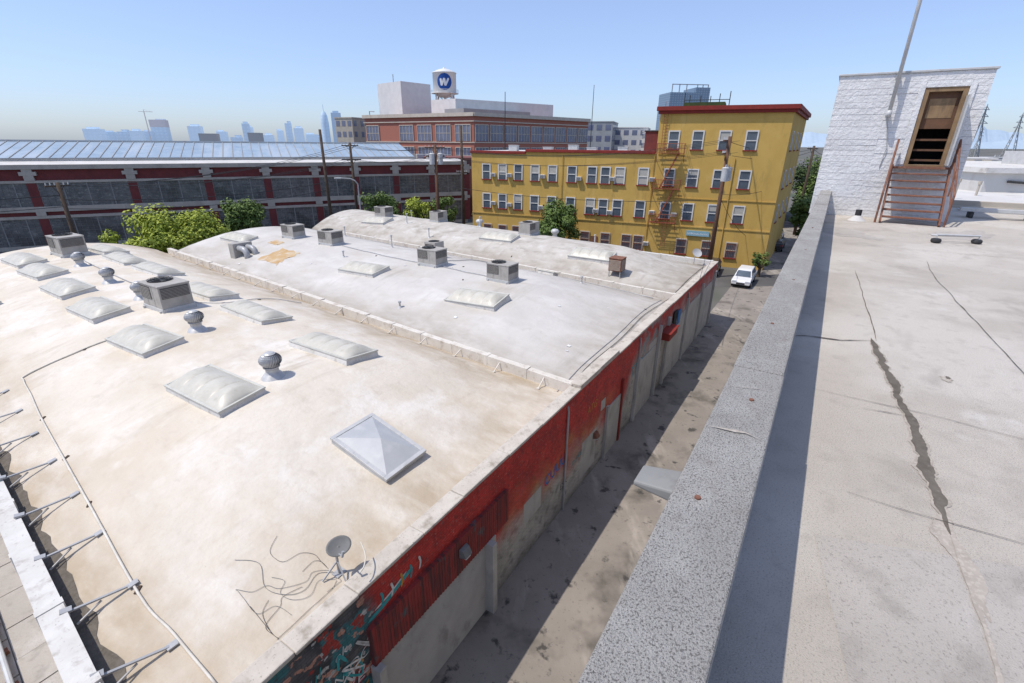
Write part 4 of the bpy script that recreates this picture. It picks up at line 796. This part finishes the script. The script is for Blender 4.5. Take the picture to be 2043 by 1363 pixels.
def stroke(p,q,w):
    N=14; d=Vector((q[0]-p[0],q[1]-p[1])); L_=d.length; d/=L_; nn=Vector((-d.y,d.x)); vs=[]
    for i in range(N+1):
        f=i/N; rr=w*1.0; x=f*L_; e=math.sqrt(max(0,1-max(0,(rr-x)/rr,(rr-(L_-x))/rr)**2)); ww=w*max(e,.05); c=Vector(p)+d*x; a=c+nn*ww;b=c-nn*ww; vs+=[wrap(a.x,a.y,EZ[0]),wrap(b.x,b.y,EZ[0])]
    EZ[0]+=.01; mb.add(vs,[(2*i,2*i+1,2*i+3,2*i+2) for i in range(N)])
stroke((-1.25,.95),(-.92,-1.25),.33); stroke((-.95,-1.25),(-.1,1.05),.27); stroke((-.1,1.05),(.27,-1.25),.33); stroke((.22,-1.25),(1.35,1.05),.30)
mb.out("emblem_mark",m_emw,wt)
# ------------------------------------------------------------ other background buildings
def bldg(name,label,x0,x1,y0,y1,h,mat,rz=0,win=None,cat="building",rows=4,group=None):
    cx,cy=(x0+x1)/2,(y0+y1)/2; r=root(name,label,cat,(cx,cy,0),rz,group); a,b=(x1-x0)/2,(y1-y0)/2
    mb=MB(); mb.box(-a,a,-b,b,0,h); mb.box(-a-.15,a+.15,-b-.15,b+.15,h,h+.4); mb.out("wall",mat,r)
    if win:
        n=max(3,int((x1-x0)/3.5)); fh=h/rows; ww=2*a/n*.6; base=None
        n2=max(3,int((y1-y0)/3.5))
        for j in range(1,rows):
            for i in range(n):
                if base is None: base=boxpart("window",win,r,(0,ww,-.06,.1,0,fh*.5)); o=base
                else: o=base.copy(); COL.objects.link(o)
                o.location=(-a+(2*a)*(i+.2)/n,-b,j*fh+fh*.3)
            for i in range(n2):
                for sgn in (-1,1):
                    o=base.copy(); COL.objects.link(o); o.rotation_euler=(0,0,math.pi/2); o.location=(sgn*a,-b+(2*b)*(i+.2)/n2,j*fh+fh*.3)
    return r
bldg("grey_office_building","modern grey office block with dark windows",30,45,225,245,22,m_greyb,-.3,m_glassB,rows=5)
bldg("grey_office_building","pale panelled office block with window bands",44,62,232,255,20,m_whiter,-.3,m_glassB,rows=5)
bldg("white_office_building","pale low office block behind yellow building",56,76,215,240,18.5,m_whiter,-.1,m_glassB,rows=5)
bldg("brick_building","tan brick building beside orange offices",-60.5,-53,185,200,21,m_cream,-.4,m_glassB,rows=6)
m_hzt=haze("hazy_tan",(.42,.39,.37),.08)
bldg("tan_building","hazy tan block far beyond the street",-246,-236,480,500,20,m_hzt,.3); bldg("tan_building","hazy tan block far beyond the street",-290,-276,480,495,19,m_hzt,.3)
bldg("low_red_building","low dark red building behind the poles",-18,-8,98,110,10.5,m_brickD,.0,m_black,rows=3)
bldg("brick_apartment_building","dark red brick building beyond yellow building",47,52,86,108,15.0,m_brickD,-.55,m_glass,rows=4)
tw=root("glass_tower","blue glass tower with rooftop frame","tower",(94,300,0),.1)
tm=towermat("blue_glass_tower",(.16,.23,.31),(.28,.36,.44),1.8,.03)  # trace of emission added for distance haze
mb=MB(); mb.box(-11,3,-8,8,0,39.5); mb.box(3,11,-8,8,0,42); mb.out("wall",tm,tw)
mb=MB()
for x in (-10,-6,-2,4,7,10): mb.box(x,x+.4,-7,-6.6,39,43.6)
mb.box(-10,10,-7,-6.6,43.2,43.6); mb.out("roof_frame",m_gal,tw)
hz=[towermat("haze_a",(.48,.56,.65),(.56,.64,.72),14,.30),towermat("haze_b",(.55,.63,.71),(.60,.67,.74),14,.36),towermat("haze_c",(.36,.46,.58),(.42,.52,.63),14,.24)]  # skyline haze painted as pale blue-grey colours with some emission
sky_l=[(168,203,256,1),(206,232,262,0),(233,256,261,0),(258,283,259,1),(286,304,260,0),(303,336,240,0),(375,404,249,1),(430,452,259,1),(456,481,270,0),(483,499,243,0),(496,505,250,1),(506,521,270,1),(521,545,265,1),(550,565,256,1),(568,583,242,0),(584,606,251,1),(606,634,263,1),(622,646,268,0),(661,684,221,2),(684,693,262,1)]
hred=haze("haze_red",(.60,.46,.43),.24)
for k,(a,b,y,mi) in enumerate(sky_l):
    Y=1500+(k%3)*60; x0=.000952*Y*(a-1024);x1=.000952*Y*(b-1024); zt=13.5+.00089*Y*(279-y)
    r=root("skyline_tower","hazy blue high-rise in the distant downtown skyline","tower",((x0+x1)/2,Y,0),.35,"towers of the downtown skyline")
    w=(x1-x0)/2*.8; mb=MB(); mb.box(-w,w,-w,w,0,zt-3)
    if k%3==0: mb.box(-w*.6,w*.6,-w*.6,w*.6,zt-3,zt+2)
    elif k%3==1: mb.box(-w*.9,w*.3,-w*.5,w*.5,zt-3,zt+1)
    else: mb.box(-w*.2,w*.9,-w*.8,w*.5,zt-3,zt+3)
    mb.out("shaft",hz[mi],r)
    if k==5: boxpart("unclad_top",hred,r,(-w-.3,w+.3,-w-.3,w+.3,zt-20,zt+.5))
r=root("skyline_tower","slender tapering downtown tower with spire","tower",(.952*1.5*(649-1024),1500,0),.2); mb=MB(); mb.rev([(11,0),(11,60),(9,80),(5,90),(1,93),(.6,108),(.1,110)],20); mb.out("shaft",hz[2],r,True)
r=root("tower_crane","distant construction crane above unfinished tower","crane",(.952*1.5*(300-1024),1490,0)); mb=MB(); mb.box(-.8,.8,-.8,.8,0,86); mb.beam((-15,0,87),(24,0,86),1.2,1.2); mb.beam((0,0,84),(0,0,92),1,1); mb.beam((0,0,92),(20,0,87),.4,.4); mb.out("mast_and_jib",haze("crane_haze",(.55,.43,.38),.2),r)
def hills(y,x0,x1,h,c,seed,name="hills"):
    mb=MB(); n=90; vs=[]
    for i in range(n+1):
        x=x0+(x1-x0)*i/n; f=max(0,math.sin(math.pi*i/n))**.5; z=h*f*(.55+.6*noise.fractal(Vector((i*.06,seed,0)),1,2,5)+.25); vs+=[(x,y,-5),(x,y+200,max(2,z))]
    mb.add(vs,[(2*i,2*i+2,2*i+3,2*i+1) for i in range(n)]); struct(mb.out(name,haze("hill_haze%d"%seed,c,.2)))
hills(8000,3200,9500,330,(.38,.46,.55),3); hills(5000,2800,6500,100,(.32,.39,.46),5)
rb=random.Random(3)
for k in range(26):
    Y=rb.uniform(110,420); X=Y*rb.uniform(.78,1.35); w=rb.uniform(12,34)
    mb=MB(); h=rb.uniform(5,9.5); mb.box(-w/2,w/2,-w/3,w/3,0,h); mb.box(-w/2-.3,w/2+.3,-w/3-.3,w/3+.3,h,h+.5)
    for q in range(3): xx=rb.uniform(-w/3,w/3); mb.box(xx-1,xx+1,-1,1,h+.5,h+1.8)
    tag(mb.out("industrial_building",[m_whiter,m_cream,m_galL,m_greyb][k%4]),"low flat-roofed industrial building in the distance","building","distant industrial buildings",(X,Y,0),rb.uniform(-.6,-.4))
for k in range(16):
    Y=rb.uniform(320,900); X=-Y*rb.uniform(.2,1.2); w=rb.uniform(15,40); mb=MB(); h=rb.uniform(7,12); mb.box(-w/2,w/2,-w/3,w/3,0,h); mb.box(-w/2-.3,w/2+.3,-w/3-.3,w/3+.3,h,h+.5)
    tag(mb.out("industrial_building",[m_whiter,m_cream,m_greyb,m_maroon][k%4]),"low flat-roofed industrial building in the distance","building","distant industrial buildings",(X,Y,0),rb.uniform(-.5,.5))
def pylon(x,y,h):
    mb=MB(); b=h*.11
    for sx in(-1,1):
        for sy in(-1,1): mb.beam((sx*b,sy*b,0),(sx*b*.15,sy*b*.15,h*.72),.35,.35); mb.beam((sx*b*.15,sy*b*.15,h*.72),(0,0,h),.3,.3)
    for k in range(7):
        f0=k/7*.72;f1=(k+1)/7*.72; r0=b*(1-.85*f0/.72);r1=b*(1-.85*f1/.72)
        for sy in(-1,1): mb.beam((-r0,sy*r0,h*f0),(r1,sy*r1,h*f1),.2,.2); mb.beam((r0,sy*r0,h*f0),(-r1,sy*r1,h*f1),.2,.2)
    for f,w in((.72,.22),(.82,.17),(.92,.12)): mb.beam((-h*w,0,h*f),(h*w,0,h*f),.35,.35); mb.beam((-h*w,0,h*f),(0,0,h*f+h*.05),.2,.2); mb.beam((h*w,0,h*f),(0,0,h*f+h*.05),.2,.2)
    tag(mb.out("transmission_tower",m_greyb),"steel lattice electricity transmission tower","transmission tower","transmission towers in the distance",(x,y,0),.5)
pylon(290,330,38); pylon(385,405,38); pylon(620,700,38)
def upole(x,y,h,arms,mat,trans=0,rz=.4,label="tall brown wooden utility pole with crossarms",lean=0):
    r=root("utility_pole",label,"utility pole",(x,y,0),rz,"wooden utility poles along the streets")
    mb=MB(); mb.cyl((0,0,0),(lean,0,h),.25,.16,10); mb.out("pole",mat,r,True)
    for z,w in arms:
        mb=MB(); mb.beam((-w,.2,h-z),(w,.2,h-z),.14,.14); mb.beam((-w*.5,.17,h-z),(0,.17,h-z-.7),.04,.04); mb.beam((w*.5,.17,h-z),(0,.17,h-z-.7),.04,.04)
        for k in range(6): xx=-w+.1+(2*w-.2)*k/5; mb.cyl((xx,.2,h-z+.06),(xx,.2,h-z+.28),.06,.04,6,1)
        mb.out("crossarm",[mat,m_galL],r)
    for k in range(trans):
        a=k*2.2-1.1 if trans>1 else .0; mb=MB(); cx=.6*math.sin(a+.0) if trans>1 else .5; cy=-.5*math.cos(a); zc=h-4.2 if trans<3 else h-2.4
        mb.cyl((cx,cy,zc),(cx,cy,zc+1.25),.34,.34,14); mb.cyl((cx,cy,zc+1.25),(cx,cy,zc+1.35),.36,.24,14); mb.cyl((cx+.1,cy,zc+1.35),(cx+.1,cy,zc+1.6),.05,.03,6); mb.cyl((cx-.1,cy,zc+1.35),(cx-.1,cy,zc+1.6),.05,.03,6); mb.out("transformer",m_galL,r)
    return r
upole(-24.3,66,14.9,[],m_wood,label="bare dark wooden utility pole"); upole(-22.3,71,13.4,[(.4,1.1),(2.2,1.3)],m_wood,0); upole(-9.95,66,13.3,[(.4,1.3),(1.4,1.2)],m_wood2,3,label="brown utility pole carrying three transformers")
upole(-7.2,72,15.6,[(6,.8)],m_wood); upole(21.4,52,14.3,[(.4,1.2),(1.6,1.0)],m_wood2,2,.9,"brown utility pole with transformers before yellow building"); upole(-41,45.5,9.9,[(.3,.9)],m_wood,0,1.0,"short dark utility pole beside long warehouse")
upole(46,80,13.5,[(.4,1.1)],m_wood); upole(58,95,12.5,[(.4,1.1)],m_wood)
def wire(a,b,sag,rad=.028,label="thin black overhead power line"):
    a=Vector(a);b=Vector(b); mb=MB(); P=[]
    for k in range(15): f=k/14; p=a.lerp(b,f)-a; p.z-=sag*4*f*(1-f); P.append(p)
    mb.tube(P,rad,4); tag(mb.out("power_line",m_wires),label,"power line","overhead lines between the poles",a)
for dz,dx in itertools.product((0,-1.8),(-1.0,0,1.0)):
    wire((-22.3+dx,71,13+dz),(-9.95+dx,66,12.9+dz*.6),.5); wire((-9.95+dx,66,12.9+dz*.6),(21.4+dx,52,13.9+dz*.6),1.2,.02); wire((-22.3+dx,71,13+dz),(-41,45.5,9.6),1.0,.024)
wire((21.4,52,13.8),(46,80,13.1),.8); wire((21.9,52,12.5),(46.8,80,13.1),.8); wire((46,80,13.1),(58,95,12.1),.5)
wire((-9.95,66,8.5),(20,53.5,8.0),.8,.035,"thick black overhead cable"); wire((-24.3,66,8.8),(-9.95,66,8.6),.4,.04); wire((-41,45.5,8.4),(-24.3,66,8.6),.7,.04); wire((-75,25,9),(-41,45.5,8.8),.6,.04); wire((-75,25,8),(-41,45.5,7.8),.6,.035); wire((-41,45.5,7.6),(-24.3,66,7.6),.7,.035)
wire((21.4,52,9.2),(12.5,31.5,5.2),.6,.018); wire((21.4,52,8.8),(29,57,9),.3,.025); wire((21.4,52,8.5),(27.6,57,3.5),.6,.025)
for x,y,h in [(-2,120,24),(22,150,28.5)]:
    mb=MB(); mb.cyl((0,0,0),(0,0,h),.14,.07,8); tag(mb.out("antenna_mast",m_dark),"thin dark antenna mast","mast",None,(x,y,0))
r=root("street_lamp","slim grey street lamp with curved arm","street lamp",(-19.5,63.5,0),.4); mb=MB(); mb.tube([(0,0,0),(0,0,8.6),(-.3,0,9.0),(-.8,0,9.25),(-2.0,0,9.35)],.08,8); mb.out("pole",m_gal,r); boxpart("lamp_head",m_galL,r,(-2.7,-1.9,-.15,.15,9.25,9.42),.05)
# ------------------------------------------------------------ trees
def tree(x,y,h,R,mat,seed,label,n=4200,leaf=.2,trunk_h=.3,name="tree",flatt=.75,ncl=18):
    rr=random.Random(seed); r=root(name,label,"tree",(x,y,0))
    mb=MB(); th=h*trunk_h; mb.cyl((0,0,0),(0.1,0.05,th),.22,.15,8)
    cl=[]
    for k in range(ncl):
        a=rr.uniform(0,6.28); e=rr.uniform(-.7,1); q=rr.uniform(.35,.9)*R
        c=Vector((q*math.cos(a)*math.cos(e*.9),q*math.sin(a)*math.cos(e*.9),th+(h-th)*.42+ (h-th)*.42*e*rr.uniform(.6,1))); cl.append((c,rr.uniform(.24,.42)*R))
        mb.cyl((.1,.05,th*.9),c,.09,.02,5)
    mb.out("trunk",m_bark,r)
    mb=MB()
    for _ in range(n):
        c,q=rr.choice(cl); d=Vector((rr.gauss(0,1),rr.gauss(0,1),rr.gauss(0,1)*flatt)).normalized()*q*rr.uniform(.5,1.12); p=c+d
        if p.z<th*.5: continue
        s=leaf*rr.uniform(.6,1.3); nn=(d.normalized()+Vector((rr.uniform(-.8,.8),rr.uniform(-.8,.8),rr.uniform(-.2,1.1)))).normalized(); u=nn.orthogonal().normalized(); u.rotate(Matrix.Rotation(rr.uniform(0,6.28),3,nn)); v=nn.cross(u)
        mb.add([p-u*s,p-v*s*.55,p+u*s,p+v*s*.55],[(0,1,2,3)])
    mb.out("crown",mat,r); return r
tree(-37.0,54,7.2,4.6,m_leafA,1,"bright yellow-green street tree",13500,.19,.12,ncl=30); tree(-33.5,61,7.6,3.0,m_leafB,2,"darker green street tree",6500,.2,.15,ncl=22); tree(-39.6,49,5.2,3.0,m_leafA,12,"bright yellow-green street tree",6500,.18,.1,ncl=22)
tree(-19.5,71,7.4,3.0,m_leafB,3,"green street tree before warehouse",4800,.19,.15); tree(-14.3,74,6.3,2.2,m_leafA,4,"small bright green street tree",3000,.18); tree(-10.6,76,6.6,2.2,m_leafB,5,"small green street tree",2800,.18)
tree(5.8,61.5,7.3,3.0,m_leafB,6,"dense dark green tree against yellow wall",8500,.17,.2,ncl=24); tree(27.2,52.5,3.2,.9,m_leafB,7,"small green shrub by alley corner",900,.12)
for k,(x,y,h,R_) in enumerate([(43,72,7,2.6),(47,78,8.5,3.2),(52,86,9,3.6),(56,92,10,4),(61,100,11,4.5),(66,112,11,5),(74,125,12,5),(40,66,4,1.6)]):
    tree(x,y,h,R_,[m_leafB,m_leafC][k%2],20+k,"green street tree beyond yellow building",2600,.26)
tree(-4.5,76,5,1.8,m_leafC,40,"dark green shrub by yellow building",1500)
# ------------------------------------------------------------ cars
def car(x,y,rz,paint,label,suv=True):
    r=root("parked_car" ,label,"car",(x,y,.01),rz,"cars in the streets")
    L2,Wd=2.25,.9; zt=1.62 if suv else 1.42
    prof=[(-L2,.35),(-L2,.85),(-L2+.1,1.0),(-L2+.15,1.02),(L2-1.25,.98),(L2-.15,.82),(L2,.62),(L2,.35)]
    cab=[(-L2+.18,1.0),(-L2+.45,zt-.06),(-L2+.7,zt),(.15,zt),(.55,zt-.06),(1.15,.97)]
    mb=MB(); n=len(prof); vs=[(p[0],s*Wd*(1 if .4<p[1]<.9 else .96),p[1]) for s in(-1,1) for p in prof]; mb.add(vs,[tuple(range(n)),tuple(range(2*n-1,n-1,-1))]+[(i,n+i,n+(i+1)%n,(i+1)%n) for i in range(n)])
    n=len(cab); vs=[(p[0],s*(Wd*.93 if p[1]<1.1 else Wd*.74),p[1]) for s in(-1,1) for p in cab]; mb.add(vs,[tuple(range(n)),tuple(range(2*n-1,n-1,-1))]+[(i,n+i,n+(i+1)%n,(i+1)%n) for i in range(n)])
    mb.out("body",paint,r,bev=.05)
    for s in(-1,1):
        y0_=s*(Wd*.93-.02+.012);y1_=s*(Wd*.74+.035)
        for xa,xb,xc,xd in ((-L2+.42,-.62,-.62,-L2+.6),(-.52,.85,.42,-.52)): mb=MB(); mb.add([(xa,y0_,1.06),(xb,y0_,1.06),(xc,y1_,zt-.14),(xd,y1_,zt-.14)],[(0,1,2,3)]); mb.out("side_window",m_glass,r)
    mb=MB(); mb.add([(1.16,-.72,1.03),(1.16,.72,1.03),(.62,.6,zt-.12),(.62,-.6,zt-.12)],[(0,1,2,3)]); mb.out("windscreen",m_glass,r); mb=MB(); mb.add([(-L2+.2,-.72,1.1),(-L2+.2,.72,1.1),(-L2+.40,.6,zt-.14),(-L2+.40,-.6,zt-.14)],[(0,3,2,1)]); mb.out("rear_window",m_glass,r)
    for xx in(-1.35,1.4):
        for s in(-1,1):
            mb=MB(); mb.cyl((xx,s*.72,.33),(xx,s*.93,.33),.33,.33,20); wq=mb.out("wheel",m_tyre,r); mb=MB(); mb.cyl((xx,s*.925,.33),(xx,s*.945,.33),.2,.2,12); mb.out("rim",m_galL,wq)
    for s in(-1,1):
        boxpart("headlight",m_lamp,r,(L2-.12,L2+.02,s*.62-.2,s*.62+.2,.62,.76)); boxpart("tail_light",m_redl,r,(-L2-.02,-L2+.05,s*.75-.1,s*.75+.1,.75,1.0))
    boxpart("grille",m_dark,r,(L2-.02,L2+.015,-.4,.4,.42,.58)); boxpart("bumper",m_dark,r,(L2,L2+.03,-.85,.85,.33,.4))
car(24.3,49.6,RZ+math.pi,m_paintw,"white station wagon parked in alley mouth")
car(22.6,54.2,RZ+math.pi+.1,m_paintd,"dark sedan parked near yellow building",False)
car(-23,73,AR,m_paintr,"red car on street by warehouse",False); car(-6.6,66.0,2.6,m_paintr,"red car parked at street corner",False); car(-30,69.5,AR,m_paintd,"dark car on street by warehouse",False); car(-18,76,AR,m_paintw,"white car on street by warehouse"); car(37,68,RZ,m_paintd,"dark car on street beyond alley",False); car(41,76,RZ,m_paintw,"white car on street beyond alley")
# ------------------------------------------------------------ light, sky, camera
az=math.radians(-105); el=math.radians(62)
Sd=Vector((math.sin(az)*math.cos(el),math.cos(az)*math.cos(el),math.sin(el)))
sl=bpy.data.lights.new("sun","SUN"); sl.energy=3.9; sl.angle=math.radians(.5); sl.color=(1,.94,.85); so=bpy.data.objects.new("sun",sl); COL.objects.link(so); so.rotation_euler=Sd.to_track_quat('Z','Y').to_euler(); so.location=(0,0,60)
w=bpy.data.worlds.new("World"); S.world=w; w.use_nodes=True; nt=w.node_tree; bg=nt.nodes["Background"]; sk_=nt.nodes.new("ShaderNodeTexSky"); sk_.sky_type='NISHITA'; sk_.sun_disc=False; sk_.sun_elevation=el; sk_.sun_rotation=az; sk_.air_density=1.0; sk_.dust_density=1.0; sk_.ozone_density=1.5; sk_.altitude=50
mu=nt.nodes.new("ShaderNodeVectorMath"); mu.operation='MULTIPLY_ADD'; mu.inputs[1].default_value=(.72,.83,1.10); mu.inputs[2].default_value=(1.45,1.60,1.85)
nt.links.new(sk_.outputs[0],mu.inputs[0]); nt.links.new(mu.outputs[0],bg.inputs[0]); bg.inputs[1].default_value=.128
ca=bpy.data.cameras.new("camera"); ca.sensor_width=36; ca.lens=965/2043*36; ca.clip_end=20000; ca.clip_start=.05
co=bpy.data.objects.new("camera",ca); COL.objects.link(co); S.camera=co
R=Matrix.Rotation(math.radians(90-22.3),4,'X')@Matrix.Rotation(math.radians(.5),4,'Z'); co.matrix_world=Matrix.Translation((0,0,13.5))@R
S.view_settings.view_transform='Standard'; S.view_settings.look='None'; S.view_settings.exposure=0
